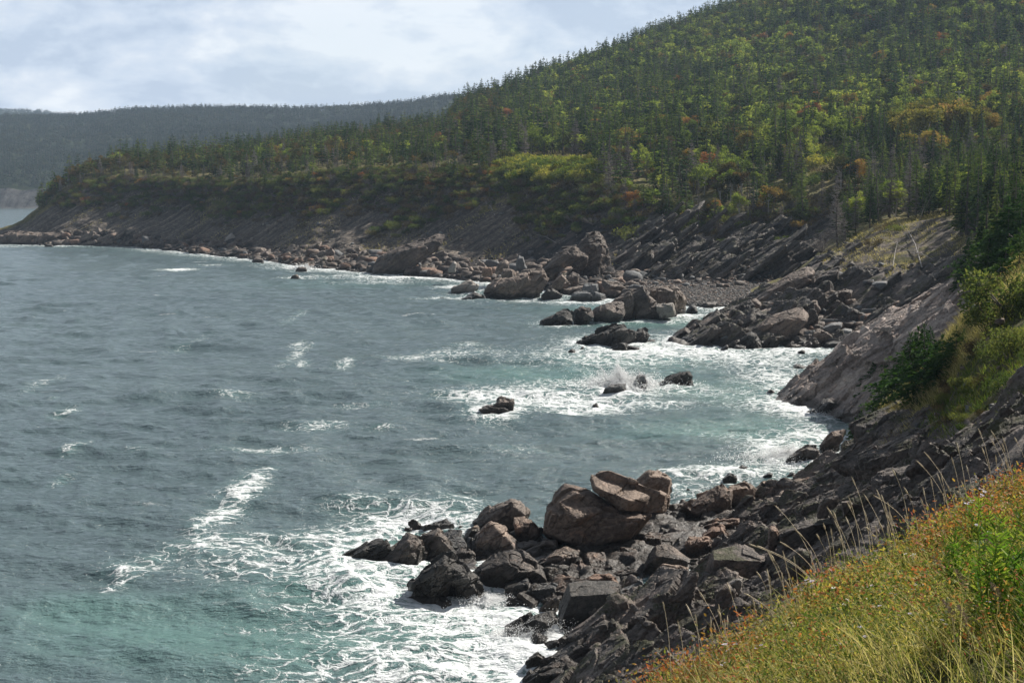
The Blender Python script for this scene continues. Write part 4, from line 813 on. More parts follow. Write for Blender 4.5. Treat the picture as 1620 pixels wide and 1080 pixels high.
# --- loose boulders: a few shapes, many individuals
VAR = []
for i in range(12):
    rs = np.random.default_rng(100 + i); d = rs.normal(size=(10, 3)); d /= np.linalg.norm(d, axis=1, keepdims=True)
    pts = d * np.array([1, rs.uniform(.6, .95), rs.uniform(.45, .8)]) * rs.uniform(.8, 1.1, (10, 1))
    if i % 3: pts = np.array([[a, b, c] for a in (-1, 1) for b in (-1, 1) for c in (-1, 1)]) * (1 + rs.normal(0, .16, (8, 3))) * np.array([.85, rs.uniform(.45, .7), rs.uniform(.3, .55)])
    me = refine([cuts(hull_mesh(pts.tolist()), rs, 4, .6, .9)], .06, 'boulder_shape', 200 + i, .028, 2.0, .5, .7); VAR.append(me)
MATV = {}
def boulder_var(i, mat):
    if (i, mat) not in MATV:
        me = VAR[i].copy(); me.materials.clear(); me.materials.append(M[mat]); MATV[(i, mat)] = me
    return MATV[(i, mat)]
SMALL = []
def scatter(zone, n, L, rmin, rmax, pxr, smin, smax, group, label, mats, seed, power=2.2, flat=1.):
    rs = np.random.default_rng(seed); ii = np.argwhere((L.rr >= rmin) & (L.rr <= rmax) & (L.px[None, :] >= pxr[0]) & (L.px[None, :] <= pxr[1]))
    pick = ii[rs.integers(0, len(ii), n)]
    for a, b in pick:
        p = L.P[a, b]; s = smin + (smax - smin) * rs.uniform() ** power
        SMALL.append((s / p[1], p[0] + rs.normal() * .3, p[1] + rs.normal() * .3, p[2] + s * .15, s, rs.integers(12), rs.uniform(-.35, .35), rs.uniform(-.35, .35), rs.uniform(0, 6.28), mats[rs.integers(len(mats))], group, label, flat))
BR = ['rock_mid', 'rock_brown', 'rock_dark', 'rock_mid', 'rock_red', 'rock_grey']
scatter('far', 900, LA, .9, 2.0, (0, 760), .35, 2.4, 'loose boulders along the distant shore', 'loose brown boulder among many along the distant shore below the headland', BR + ['rock_dark', 'rock_mid'], 1, 3.4)
scatter('far2', 330, LA, .95, 2.0, (700, 1010), .5, 2.4, 'loose boulders near the headland rock', 'loose boulder on the far shore around the jointed headland rock', BR, 2)
scatter('scree', 260, LA, 2., 3.2, (300, 1000), .2, .9, 'stones on the dark scree slope', 'small stone lying on the dark scree slope', ['rock_grey', 'rock_brown', 'rock_pale'], 3)
scatter('beachtop', 160, LA, 1.7, 2.1, (1000, 1240), .3, 1.3, 'stones at the top of the pebble beach', 'stone at the top of the pebble beach under the cliff', ['rock_grey', 'rock_dark', 'rock_brown'], 4)
scatter('cove', 300, LB, .85, 1.9, (1262, 1390), .3, 1.5, 'loose boulders in the cove', 'loose boulder in the cove between the spur and the tilted slab', BR + ['rock_grey'], 5, 1.8)
scatter('spur', 160, LB, 1.0, 3.2, (1110, 1480), .25, 1.3, 'loose blocks on the spur', 'loose block lying on the rocky spur', ['rock_brown', 'rock_dark', 'rock_grey'], 6)
scatter('near', 260, LD, .9, 1.7, (940, 1300), .15, .75, 'small stones along the foot of the near cliff', 'small stone along the foot of the near cliff', BR, 7)
scatter('soil', 90, LD, 1.1, 3.0, (1380, 1620), .08, .4, 'stones on the soil slope', 'small pale stone on the soil slope above the near cliff', ['rock_brown', 'rock_grey'], 8)
rs = np.random.default_rng(9)
for i in range(330):                                  # fill between the big rocks of the near pile
    px, py = rs.uniform(640, 1130), rs.uniform(835, 960)
    if (px - 640) * .1 + 850 > py + 30 or py > 860 + (px - 640) * .45 and px < 800: continue
    Y_ = float(sea_y(py)) + .5; s = rs.uniform(.2, 1.0); x_ = (px - 810) / F * Y_
    SMALL.append((s / Y_, x_, Y_, rs.uniform(-.2, .3), s, rs.integers(12), rs.uniform(-.4, .4), rs.uniform(-.4, .4), rs.uniform(0, 6.28), BR[rs.integers(6)], 'small rocks wedged in the near pile', 'small rock wedged between the big rocks of the near pile', 1.))
SMALL.sort(key=lambda q: -q[0]); NIND = 180; seen = 0
vs, fs, ms, off = [], [], [], 0
mat_ix = {}
for q in SMALL:
    _, x, y, z, s, v, rx, ryy, rz, mat, grp, lab, flat = q
    px, py = proj(np.array([x, y, z])); inside = -5 < px < 1625 and 0 < py < 1085
    if inside and seen < NIND:
        seen += 1; link('boulder', boulder_var(v, mat), loc=(x, y, z), rot=(rx, ryy, rz), scale=s, label=lab, category='boulder', group=grp)
    else:
        fs.append((q, mat))
LOWV = []
for me in VAR:
    n = len(me.vertices); P = np.empty(n * 3, np.float32); me.vertices.foreach_get('co', P); P = P.reshape(-1, 3)
    rs = np.random.default_rng(n); pick = rs.choice(n, 60, replace=False); b = hull_mesh(P[pick].tolist()); b.verts.index_update()
    LOWV.append((np.array([v.co[:] for v in b.verts]), np.array([[v.index for v in f.verts] for f in b.faces if len(f.verts) == 3]))); b.free()
mats = sorted({m for _, m in fs}); V_, F_, FM = [], [], []
for q, mat in fs:
    _, x, y, z, s, v, rx, ryy, rz, *_r = q
    co, fa = LOWV[v]; Rm = np.array(Matrix.Rotation(rz, 3, 'Z') @ Matrix.Rotation(rx, 3, 'X'))
    V_.append(co @ Rm.T * s + np.array([x, y, z])); F_.append(fa + off); off += len(co); FM += [mats.index(mat)] * len(fa)
link('rubble', mk_mesh('rubble', np.concatenate(V_), np.concatenate(F_), [M[m] for m in mats], False, None, FM), kind='stuff', label='small broken stones strewn along the shores and slopes')
# pebbles of the beach
rs = np.random.default_rng(12); ii = np.argwhere((LA.rr > .95) & (LA.rr < 2.0) & (LA.px[None, :] > 960) & (LA.px[None, :] < 1290)); V_, F_, FM, off = [], [], [], 0
pm = ['rock_grey', 'rock_grey', 'rock_dark', 'rock_brown', 'rock_red', 'rock_pale']
for a, b in ii[rs.integers(0, len(ii), 9000)]:
    co, fa = LOWV[rs.integers(12)]; s = rs.uniform(.08, .34); an = rs.uniform(0, 6.28); c_, s_ = math.cos(an), math.sin(an)
    V_.append((co @ np.array([[c_, s_, 0], [-s_, c_, 0], [0, 0, 1]])) * s + LA.P[a, b] + np.r_[rs.normal(0, .4, 2), 0]); F_.append(fa + off); off += len(co); FM += [rs.integers(6)] * len(fa)
link('pebbles', mk_mesh('pebbles', np.concatenate(V_), np.concatenate(F_), [M[m] for m in pm], False, None, FM), kind='stuff', label='grey pebbles of the small beach')
print('rocks', round(time.time() - T0, 1))
# ------------------------------------------------------------------ sea
def line_pts(pts, n):
    pts = np.array(pts, float); d = np.r_[0, np.cumsum(np.hypot(*np.diff(pts, axis=0).T))]
    s = np.linspace(0, d[-1], n); return np.stack([np.interp(s, d, pts[:, i]) for i in range(pts.shape[1])], -1)
# foam patches and streaks: (x, y, half width, half height, strength) where the photo shows them, laid on the water
FOAM = [(415, 742, 26, 5, .75), (398, 756, 22, 8, .7), (385, 772, 24, 9, .75), (375, 790, 26, 8, .75), (350, 808, 24, 7, .75), (322, 822, 26, 6, .75), (300, 838, 30, 8, .65), (285, 868, 34, 10, .6), (330, 852, 50, 9, .6), (470, 545, 10, 8, .7), (478, 575, 12, 7, .65), (100, 655, 12, 8, .55), (85, 628, 10, 6, .5), (180, 905, 22, 10, .6), (230, 885, 30, 7, .6), (700, 900, 170, 60, .62), (560, 880, 130, 45, .55), (620, 830, 90, 22, .75), (680, 960, 190, 50, .60), (640, 1030, 230, 60, .56), (800, 1040, 120, 60, 1.0), (840, 990, 60, 50, 1.0), (760, 985, 90, 25, .8),
        (560, 800, 60, 14, .5), (390, 900, 110, 30, .55), (340, 870, 70, 20, .5), (480, 850, 120, 20, .55), (700, 835, 70, 25, .9), (640, 815, 60, 14, .8), (730, 790, 50, 22, .5), (560, 930, 90, 30, .6), (850, 1070, 80, 40, 1.),
        (820, 630, 110, 16, .85), (930, 640, 90, 16, .9), (990, 610, 60, 20, 1.05), (760, 625, 90, 12, .6), (900, 560, 150, 12, .55), (1010, 560, 90, 10, .7), (960, 575, 120, 10, .6), (720, 560, 60, 9, .5), (930, 610, 150, 12, .6),
        (1230, 600, 70, 22, .75), (1200, 570, 110, 14, .7), (1240, 640, 90, 20, .75), (1310, 650, 70, 18, 1.0), (1270, 555, 80, 8, .9), (1180, 690, 90, 16, .45), (1240, 720, 70, 26, .95), (1150, 745, 90, 14, .8), (1300, 690, 60, 20, .9), (1090, 745, 60, 8, .6),
        (1080, 500, 60, 5, .9), (1040, 508, 80, 5, .7), (980, 500, 80, 5, .5), (1150, 492, 30, 4, 1.0), (930, 480, 80, 4, .8), (860, 478, 60, 3, .8), (1060, 552, 100, 7, .9), (960, 545, 90, 5, .85), (1020, 530, 60, 4, .6), (1110, 560, 90, 6, .9),
        (730, 455, 60, 3, 1.), (640, 440, 90, 3, 1.), (760, 447, 30, 3, 1.1), (540, 437, 80, 3, .6), (600, 447, 100, 3, .5), (285, 427, 30, 2, 1.1), (330, 420, 30, 2, .7), (500, 423, 90, 3, .9), (470, 440, 40, 2, .6), (700, 473, 50, 2, .8),
        (470, 560, 14, 20, .62), (545, 575, 18, 10, .6), (500, 676, 60, 7, .62), (420, 712, 90, 9, .6), (380, 775, 45, 22, .62), (350, 815, 40, 16, .55), (110, 710, 20, 12, .62), (90, 760, 20, 10, .45), (70, 605, 20, 14, .42), (100, 650, 18, 12, .42),
        (370, 625, 40, 6, .5), (200, 900, 60, 16, .52), (170, 925, 24, 18, .5), (640, 565, 50, 5, .55), (740, 545, 30, 4, .6), (820, 715, 60, 5, .35), (560, 640, 60, 5, .35), (600, 680, 20, 4, .5), (210, 715, 18, 8, .4), (440, 960, 40, 8, .5),
        (380, 990, 40, 8, .4), (560, 985, 60, 15, .5), (300, 545, 14, 20, .38), (470, 500, 12, 14, .4), (1190, 480, 20, 4, .9), (640, 780, 40, 8, .4), (1060, 640, 70, 6, .6), (1120, 620, 60, 8, .45), (600, 1070, 200, 30, .6), (900, 655, 40, 5, .9)]
TEAL = [(250, 1000, 260, 60, .8), (120, 960, 120, 30, .6), (450, 1030, 200, 50, .7), (480, 930, 160, 40, .5), (640, 870, 160, 60, .8), (1000, 570, 160, 18, 1.), (880, 600, 150, 22, .9), (1160, 620, 160, 26, .7), (1150, 680, 150, 22, .8), (1040, 510, 120, 10, 1.),
        (950, 490, 120, 8, .7), (800, 590, 120, 12, .6), (700, 1000, 240, 70, .8), (1250, 690, 80, 20, .9), (560, 450, 160, 8, .4), (1050, 690, 100, 12, .4)]
ry = np.concatenate([np.geomspace(14, 45, 60, endpoint=False), np.geomspace(45, 700, 760, endpoint=False), np.geomspace(700, 9000, 60)])
uu = np.concatenate([np.linspace(-2.2, -.45, 30, endpoint=False), np.linspace(-.45, .34, 620, endpoint=False), np.linspace(.34, 1.2, 14)])
Yg, Ug = np.meshgrid(ry, uu, indexing='ij'); X = Yg * Ug; Y = Yg.copy()
def splat(lst, edge=1.0):
    out = np.zeros(X.shape)
    for px, py, sx, sy, a in lst:
        yc = float(sea_y(py)); xc = (px - 810) / F * yc / CT
        wx = sx * yc / F; wy = sy * yc * yc / (F * CH)
        q = ((X - xc) / wx) ** 2 + ((Y - yc) / wy) ** 2
        out = 1 - (1 - out) * (1 - np.clip(a, 0, 1) * np.exp(-q * 1.1)) if a <= 1 else np.maximum(out, a * np.exp(-q * .9))
    return out
foam = splat(FOAM); teal = splat(TEAL)
# surf along every shore: distance to the coast polyline, in metres
coast = [(px, float(sea_y(r[1][1][0])) if False else None) for px, r in []]
def shore_from(L):
    """points of a terrain sheet where it passes through the water line"""
    Pp = L.P; z = Pp[..., 2]; c = (z[:-1] < .05) & (z[1:] >= .05); i = np.argwhere(c)
    return Pp[i[:, 0], i[:, 1], :2]
SH = np.concatenate([shore_from(L)[::2] for L in (LA, LB, LC, LD)])
from mathutils.kdtree import KDTree
kd = KDTree(len(SH))
for i, s in enumerate(SH): kd.insert((s[0], s[1], 0), i)
kd.balance()
SHORE_KD = kd
dist = np.full(X.shape, 99.)
sub = (Yg > 50) & (Yg < 620) & (Ug > -.45) & (Ug < .36)
idx = np.argwhere(sub)
st_ = 3
for i, j in idx[(idx[:, 0] % st_ == 0) & (idx[:, 1] % st_ == 0)]:
    d = kd.find((X[i, j], Y[i, j], 0))[2]; dist[i:i + st_, j:j + st_] = d
surf = np.exp(-dist / (2.0 + Yg * .012)) * (.95 + .35 * fbm(np.stack([X / 9, Y / 9, X * 0], -1), 3, 5))
for (x, y, r, a) in ROCK_FOAM:
    q = np.hypot(X - x, (Y - y) * .6); surf = np.maximum(surf, a * np.exp(-np.maximum(q - r, 0) / (.55 * r + .6)))
foam = np.clip(np.maximum(foam, surf) + .25 * foam * surf, 0, 1.3)
# waves: a wind sea running in towards the right shore, only where the sheet is fine enough to carry it
rng = np.random.default_rng(3); H = np.zeros(X.shape); dx_ = Yg * .0016; dy_ = Yg * .0037
for k in range(46):
    lam = 1.3 * 1.075 ** k; th = R(62) + rng.normal(0, .42)
    kx, ky = math.cos(th) * 2 * math.pi / lam, math.sin(th) * 2 * math.pi / lam
    ph = rng.uniform(0, 6.28) + 1.2 * fbm(np.stack([X / lam / 4, Y / lam / 4, X * 0 + k], -1), 2, k)
    fade = sstep(2.5, 5, lam / np.maximum(dy_, dx_))
    s = np.sin(kx * X + ky * Y + ph); H += fade * (.0055 if lam < 8 else .0066) * lam ** .85 * (1 - 2 * np.abs(s) ** .8 + .4)
H *= (.75 + .4 * fbm(np.stack([X / 40, Y / 40, X * 0], -1), 3, 19)) * (1 - .35 * sstep(0, 1, np.exp(-dist / 12)))
H += .28 * foam * (fbm(np.stack([X / 1.6, Y / 1.6, X * 0], -1), 4, 29)) * sstep(500, 150, Yg) + .10 * sstep(.3, 1, foam)
H = np.where(Yg > 700, 0, H)
def sea_mat():
    m, t = new_mat('sea_water')
    pos = t.n('ShaderNodeNewGeometry').outputs['Position']
    fo = t.n('ShaderNodeAttribute', attribute_name='foam').outputs['Fac']; te = t.n('ShaderNodeAttribute', attribute_name='teal').outputs['Fac']
    P2 = t.mapping(pos, (1, 1, .2))
    wv = t.n('ShaderNodeVectorMath', {0: t.mapping(P2, (.8, 1.0, 1), (0, 0, R(15))), 1: t.n('ShaderNodeVectorMath', {0: t.n('ShaderNodeTexNoise', {'Vector': P2, 'Scale': .45, 'Detail': 5}).outputs['Color'], 1: (3.2, 3.2, 0)}, operation='MULTIPLY').outputs[0]}, operation='ADD').outputs[0]
    lace = t.vor(wv, 1.05, 'DISTANCE_TO_EDGE'); lace2 = t.vor(wv, 3.4, 'DISTANCE_TO_EDGE')
    web = t.math('ADD', t.math('MULTIPLY', t.ramp(lace, [(0., 1.), (.20, 0.)]), .5), t.math('MULTIPLY', t.ramp(lace2, [(0., 1.), (.25, 0.)]), .32))
    n1 = t.noise(P2, .42, 9, .70); n2 = t.noise(P2, 3.0, 7, .72)
    pat = t.math('ADD', web, t.math('ADD', t.math('MULTIPLY', n1, .75), t.math('MULTIPLY', n2, .55)))       # about 0.5 .. 1.6
    fm = t.math('ADD', t.math('MULTIPLY', fo, .85), t.math('SUBTRACT', pat, 1.50))
    # stray whitecaps out on the open water
    cap = t.math('MULTIPLY', t.ramp(t.noise(t.mapping(pos, (.05, .14, 0)), 1.0, 9, .72), [(.645, 0.), (.68, 1.)]), t.ramp(n2, [(.42, 0.), (.6, 1.)]))
    fmask = t.math('MAXIMUM', t.ramp(fm, [(.0, 0.), (.16, .55), (.42, 1.)]), t.math('MULTIPLY', cap, .75))
    soft = t.math('MULTIPLY', t.ramp(fo, [(.05, 0.), (.9, 1.)]), .55)
    tint = t.math('MAXIMUM', t.math('MULTIPLY', te, .8), soft)
    lowf = t.noise(pos, .018, 4)
    base = t.mix(t.ramp(lowf, [(.35, 0.), (.65, 1.)]), (.084, .128, .140), (.108, .158, .168))
    body = t.mix(tint, base, (.13, .26, .235))
    col = t.mix(fmask, body, (.80, .83, .84))
    rough = t.math('ADD', .16, t.math('MULTIPLY', fmask, .7))
    w1 = t.noise(t.mapping(pos, (.55, 1.05, 0), (0, 0, R(-20))), 1.0, 6, .62); w2 = t.noise(t.mapping(pos, (1.6, 2.8, 0), (0, 0, R(12))), 1.5, 5, .6)
    w0 = t.noise(t.mapping(pos, (.13, .26, 0), (0, 0, R(-15))), 1.0, 4, .6)
    h = t.math('ADD', t.math('MULTIPLY', w0, 1.1), t.math('ADD', t.math('MULTIPLY', w1, .65), t.math('MULTIPLY', w2, .22)))
    h = t.math('ADD', h, t.math('MULTIPLY', fmask, .12))
    finish(t, col, rough, h, .75, 1.0, .5, {'IOR': 1.333})
    return m
M['sea'] = sea_mat()
me = mk_mesh('sea', np.stack([X, Y, H], -1).reshape(-1, 3), grid_faces(*X.shape), [M['sea']], True, {'foam': foam, 'teal': np.clip(teal + .5 * surf, 0, 1)})
link('sea', me, kind='structure')
print('sea', round(time.time() - T0, 1))
# ------------------------------------------------------------------ trees
class Geo:
    def __init__(s): s.V = []; s.F = []; s.M = []; s.n = 0
    def quads(s, a, b, c, d, mi=0):
        n = len(a); V = np.stack([a, b, c, d], 1).reshape(-1, 3); s.V.append(V)
        s.F.append(np.arange(4 * n).reshape(n, 4) + s.n); s.M.append(np.full(n, mi)); s.n += 4 * n
    def tube(s, p0, p1, r0, r1, k=6, mi=0):
        p0, p1 = np.array(p0, float), np.array(p1, float); d = p1 - p0; d /= max(np.linalg.norm(d), 1e-9)
        u = np.cross(d, [0, 0, 1.] if abs(d[2]) < .9 else [1., 0, 0]); u /= np.linalg.norm(u); v = np.cross(d, u)
        an = np.arange(k) * 2 * math.pi / k; ring = np.cos(an)[:, None] * u + np.sin(an)[:, None] * v
        s.V.append(np.concatenate([p0 + ring * r0, p1 + ring * r1])); i = np.arange(k); j = (i + 1) % k
        s.F.append(np.stack([i, j, j + k, i + k], -1) + s.n); s.M.append(np.full(k, mi)); s.n += 2 * k
    def path(s, pts, r0, r1, k=6, mi=0):
        n = len(pts) - 1
        for i in range(n): s.tube(pts[i], pts[i + 1], r0 + (r1 - r0) * i / n, r0 + (r1 - r0) * (i + 1) / n, k, mi)
    def mesh(s, name, mats, smooth=False):
        return mk_mesh(name, np.concatenate(s.V), np.concatenate(s.F), mats, smooth, None, np.concatenate(s.M) if len(mats) > 1 else None)
    def arrays(s): return np.concatenate(s.V), np.concatenate(s.F), np.concatenate(s.M)
def unit(v): return v / np.maximum(np.linalg.norm(v, axis=-1, keepdims=True), 1e-9)
def sprigs(g, c, dirs, L, Wd, rs, mi=0):
    """leaf-like quads at points c pointing along dirs"""
    n = len(c); side = unit(np.cross(dirs, unit(rs.normal(size=(n, 3))))) * np.reshape(Wd, (-1, 1)) * .5; dl = dirs * np.reshape(L, (-1, 1))
    g.quads(c - side * .6, c + side * .6, c + dl * .6 + side, c + dl - side * .2, mi)
def spruce(seed, h=10., R0=2.2, whorls=30, per=7, spr=11, bare=.12, size=.42, ragged=.25, wf=.72):
    """returns trunk Geo and crown Geo; crown = tiers of drooping boughs"""
    rs = np.random.default_rng(seed); tk = Geo(); cr = Geo()
    bend = rs.normal(0, .012, 2); top = np.array([bend[0] * h, bend[1] * h, h])
    tk.path([top * f for f in (0, .3, .6, .85, 1.)], .017 * h, .004 * h, 6); tk.tube((0, 0, -.8), (0, 0, 0), .02 * h, .017 * h, 6)
    C, D, LL = [], [], []
    for k in range(whorls):
        f = bare + (1 - bare) * ((k + rs.uniform(0, .8)) / whorls) ** .92
        rad = R0 * min(1, (1.02 - f) * 1.25) ** .85 * min(1., .55 + (f - bare) * 3) * rs.uniform(1 - ragged, 1 + ragged * .5)
        for b in range(per):
            if rs.uniform() < .10: continue
            an = rs.uniform(0, 6.28); rb = rad * rs.uniform(.65, 1.12); o = top * f; hd = np.array([math.cos(an), math.sin(an), 0])
            n = max(3, int(spr * (.35 + .65 * rb / R0))); tt = rs.uniform(.12, 1., n) ** .8
            lift = .35 * f - .22
            p = o + hd * (tt * rb)[:, None]; p[:, 2] += lift * tt * rb - .16 * rb * tt ** 2 + rs.normal(0, .05, n)
            lat = np.array([-hd[1], hd[0], 0]); sgn = rs.choice([-1, 1], n); sp = rs.uniform(.2, .9, n)
            d = unit(hd + lat * (sgn * sp)[:, None] + np.array([0, 0, -.25]) + rs.normal(0, .18, (n, 3)))
            C.append(p); D.append(d); LL.append(size * (.34 + .66 * min(1, rad / R0 * 1.2)) * (1.15 - .55 * tt) * rs.uniform(.7, 1.3, n))
    C, D, LL = np.concatenate(C), np.concatenate(D), np.concatenate(LL)
    sprigs(cr, C, D, LL * 1.3, LL * wf, rs)
    t_ = np.tile(top, (5, 1)) + rs.normal(0, .02, (5, 3)); sprigs(cr, t_, unit(np.array([0, 0, 1.]) + rs.normal(0, .25, (5, 3))), np.full(5, .35), np.full(5, .12), rs)
    return tk, cr
def deadtree(seed, h=9., R0=1.7, whorls=24, per=5, twigs=4, droop=-.1):
    rs = np.random.default_rng(seed); tk = Geo(); cr = Geo()
    tk.path([(0, 0, -.5), (.02 * h, 0, .4 * h), (0, .02 * h, .75 * h), (.01 * h, 0, h)], .016 * h, .003 * h, 6)
    for k in range(whorls):
        f = .1 + .88 * (k + rs.uniform()) / whorls; rad = R0 * (1.03 - f) ** .7 * rs.uniform(.6, 1.1)
        for b in range(per):
            an = rs.uniform(0, 6.28); rb = rad * rs.uniform(.5, 1.15); hd = np.array([math.cos(an), math.sin(an), droop + .35 * f + rs.normal(0, .22)])
            o = np.array([0, 0, f * h]); cr.tube(o, o + hd * rb, .042, .016, 3)
            for q in range(twigs):
                tt = rs.uniform(.25, .95); p = o + hd * rb * tt; d = unit(hd + rs.normal(0, .55, 3)); cr.tube(p, p + d * rb * rs.uniform(.22, .5), .020, .008, 3)
    return tk, cr
def broad(seed, h=8., R0=2.6, clumps=16, per=110, size=.30, low=.14, limbs=7, squash=.95):
    rs = np.random.default_rng(seed); tk = Geo(); cr = Geo()
    ctr = np.array([0, 0, h * (low + 1) / 2]); ax = np.array([R0, R0, h * (1 - low) / 2 * squash])
    tk.path([(0, 0, -.6), (rs.normal(0, .1), 0, h * .3), (rs.normal(0, .25), rs.normal(0, .25), h * .62)], .02 * h, .010 * h, 6)
    P_, D_ = [], []
    for c in range(clumps):
        d = unit(rs.normal(size=3)); d[2] = abs(d[2]) * .9 - .25 if rs.uniform() < .8 else d[2]
        cc = ctr + d * ax * rs.uniform(.45, .86); cs = R0 * rs.uniform(.26, .48) * (1.1 - .3 * max(0, d[2]))
        if c < limbs: tk.path([(0, 0, h * rs.uniform(.22, .5)), (cc + np.array([0, 0, h * .3])) * np.array([.45, .45, .55]), cc], .009 * h, .003 * h, 4)
        n = int(per * rs.uniform(.6, 1.3)); q = unit(rs.normal(size=(n, 3))); rr_ = rs.uniform(.35, 1.05, (n, 1)) ** .6
        P_.append(cc + q * rr_ * cs * np.array([1, 1, .72])); D_.append(unit(q * .6 + rs.normal(0, .8, (n, 3)) + np.array([0, 0, -.1])))
    P_, D_ = np.concatenate(P_), np.concatenate(D_); n = len(P_)
    sprigs(cr, P_, D_, size * rs.uniform(.6, 1.3, n), size * .75 * rs.uniform(.6, 1.3, n), rs)
    return tk, cr
def bush(seed, R0=1.5, h=1.4, clumps=9, per=70, size=.2):
    rs = np.random.default_rng(seed); st = Geo(); cr = Geo(); P_, D_ = [], []
    for c in range(clumps):
        an = rs.uniform(0, 6.28); rr_ = R0 * math.sqrt(rs.uniform(0, .75)); cc = np.array([math.cos(an) * rr_, math.sin(an) * rr_, h * rs.uniform(.3, .75) * (1 - .4 * rr_ / R0)])
        st.tube((cc[0] * .3, cc[1] * .3, -.3), cc, .03, .012, 4)
        n = int(per * rs.uniform(.6, 1.3)); q = unit(rs.normal(size=(n, 3))); P_.append(cc + q * rs.uniform(.3, 1.05, (n, 1)) ** .6 * R0 * .36 * np.array([1, 1, .8])); D_.append(unit(q * .5 + rs.normal(0, .8, (n, 3))))
    P_, D_ = np.concatenate(P_), np.concatenate(D_); n = len(P_)
    sprigs(cr, P_, D_, size * rs.uniform(.6, 1.3, n), size * .6 * rs.uniform(.7, 1.3, n), rs); return st, cr
def twigbush(seed, R0=1.4, h=1.5, n=60):
    rs = np.random.default_rng(seed); st = Geo(); cr = Geo()
    for i in range(6): st.tube((0, 0, -.3), (rs.normal(0, .2), rs.normal(0, .2), .3 * h), .03, .02, 4)
    for i in range(n):
        an = rs.uniform(0, 6.28); r = R0 * rs.uniform(.2, 1); p = np.array([math.cos(an) * r, math.sin(an) * r, h * rs.uniform(.4, 1)]); m = p * np.array([.5, .5, .45])
        cr.tube((0, 0, 0), m, .014, .010, 3); cr.tube(m, p, .010, .004, 3)
        for k in range(4):
            q = m + (p - m) * rs.uniform(.2, .9); cr.tube(q, q + unit(rs.normal(0, 1, 3) + [0, 0, .8]) * rs.uniform(.2, .5), .006, .003, 3)
    return st, cr
def tree_kind(builders, tmat, cmat):
    """[(trunk mesh, crown mesh, whole mesh)] for each shape"""
    out = []
    for tk, cr in builders:
        a = tk.mesh('trunk', [M[tmat]], True); b = cr.mesh('crown', [M[cmat]])
        V1, F1_, _ = tk.arrays(); V2, F2_, _ = cr.arrays()
        whole = mk_mesh('whole', np.concatenate([V1, V2]), np.concatenate([F1_, F2_ + len(V1)]), [M[tmat], M[cmat]], False, None, np.r_[np.zeros(len(F1_)), np.ones(len(F2_))])
        out.append((a, b, whole))
    return out
K = {}
K['spruce'] = tree_kind([spruce(1), spruce(2, 10, 2.0, 28, 7, 11, .05), spruce(3, 10, 2.4, 30, 7, 12, .22), spruce(4, 10, 1.8, 26, 7, 10, .10), spruce(5, 10, 1.9, 24, 6, 11, .3, .45, .45)], 'bark', 'needles')
K['spruce_lo'] = tree_kind([spruce(11, 10, 2.3, 15, 6, 6, .08, .85), spruce(12, 10, 2.0, 14, 6, 6, .05, .8), spruce(13, 10, 2.6, 15, 6, 6, .12, .9), spruce(14, 10, 2.1, 13, 6, 6, .2, .85, .4)], 'bark', 'needles')
K['green'] = tree_kind([broad(21), broad(22, 8, 2.9, 18), broad(23, 8, 2.2, 13)], 'bark_pale', 'leaf_green')
K['green_lo'] = tree_kind([broad(24, 8, 2.7, 11, 26, .62, .2, 0), broad(25, 8, 2.4, 9, 26, .62, .2, 0), broad(26, 8, 3.0, 12, 26, .66, .15, 0)], 'bark', 'leaf_green')
K['autumn'] = tree_kind([broad(31), broad(32, 8, 2.8, 18)], 'bark_pale', 'leaf_autumn')
K['autumn_lo'] = tree_kind([broad(34, 8, 2.5, 10, 26, .6, .2, 0), broad(35, 8, 2.2, 9, 26, .6, .2, 0)], 'bark', 'leaf_autumn')
K['gold'] = tree_kind([broad(36, 8, 3.0, 22, 130, .28), broad(37, 8, 2.7, 18, 130, .28)], 'bark_pale', 'leaf_gold')
K['dull'] = tree_kind([broad(38), broad(39, 8, 2.7, 17)], 'bark_pale', 'leaf_dull')
K['dull_lo'] = tree_kind([broad(44, 8, 2.6, 11, 30, .6, .15, 0), broad(45, 8, 2.3, 9, 30, .6, .15, 0)], 'bark', 'leaf_dull')
K['dead'] = tree_kind([spruce(46, 9, 2.3, 30, 7, 11, .05, .42, .35, .20), spruce(47, 9, 2.0, 28, 7, 11, .08, .42, .4, .18), spruce(48, 9, 2.5, 26, 7, 10, .15, .45, .5, .18), deadtree(41, 9, 2.0, 34, 6, 8), deadtree(42, 9, 1.7, 30, 6, 8), deadtree(43, 9, 2.2, 36, 7, 8)], 'bark', 'twig_grey')
K['bush'] = tree_kind([bush(51), bush(52, 1.8, 1.5, 11), bush(53, 1.2, 1.6, 8)], 'bark', 'leaf_bush')
K['brownbush'] = tree_kind([bush(54), bush(55, 1.7, 1.3, 10)], 'bark', 'leaf_brown')
K['brightbush'] = tree_kind([bush(56), bush(57, 1.8, 1.6, 11)], 'bark', 'leaf_bright')
K['redbush'] = tree_kind([bush(58, 1.4, 1.6, 9)], 'bark', 'leaf_autumn')
K['twig'] = tree_kind([twigbush(61), twigbush(62, 1.7, 1.3)], 'twig_grey', 'twig_grey')
print('tree kinds', round(time.time() - T0, 1))
TREES = []     # (kind, x, y, z, height scale, zone)
BASEH = {'dull': 8, 'gold': 8, 'spruce': 10, 'green': 8, 'autumn': 8, 'dead': 9, 'bush': 1.6, 'brownbush': 1.5, 'brightbush': 1.7, 'redbush': 1.7, 'twig': 1.6}
rs = np.random.default_rng(77)
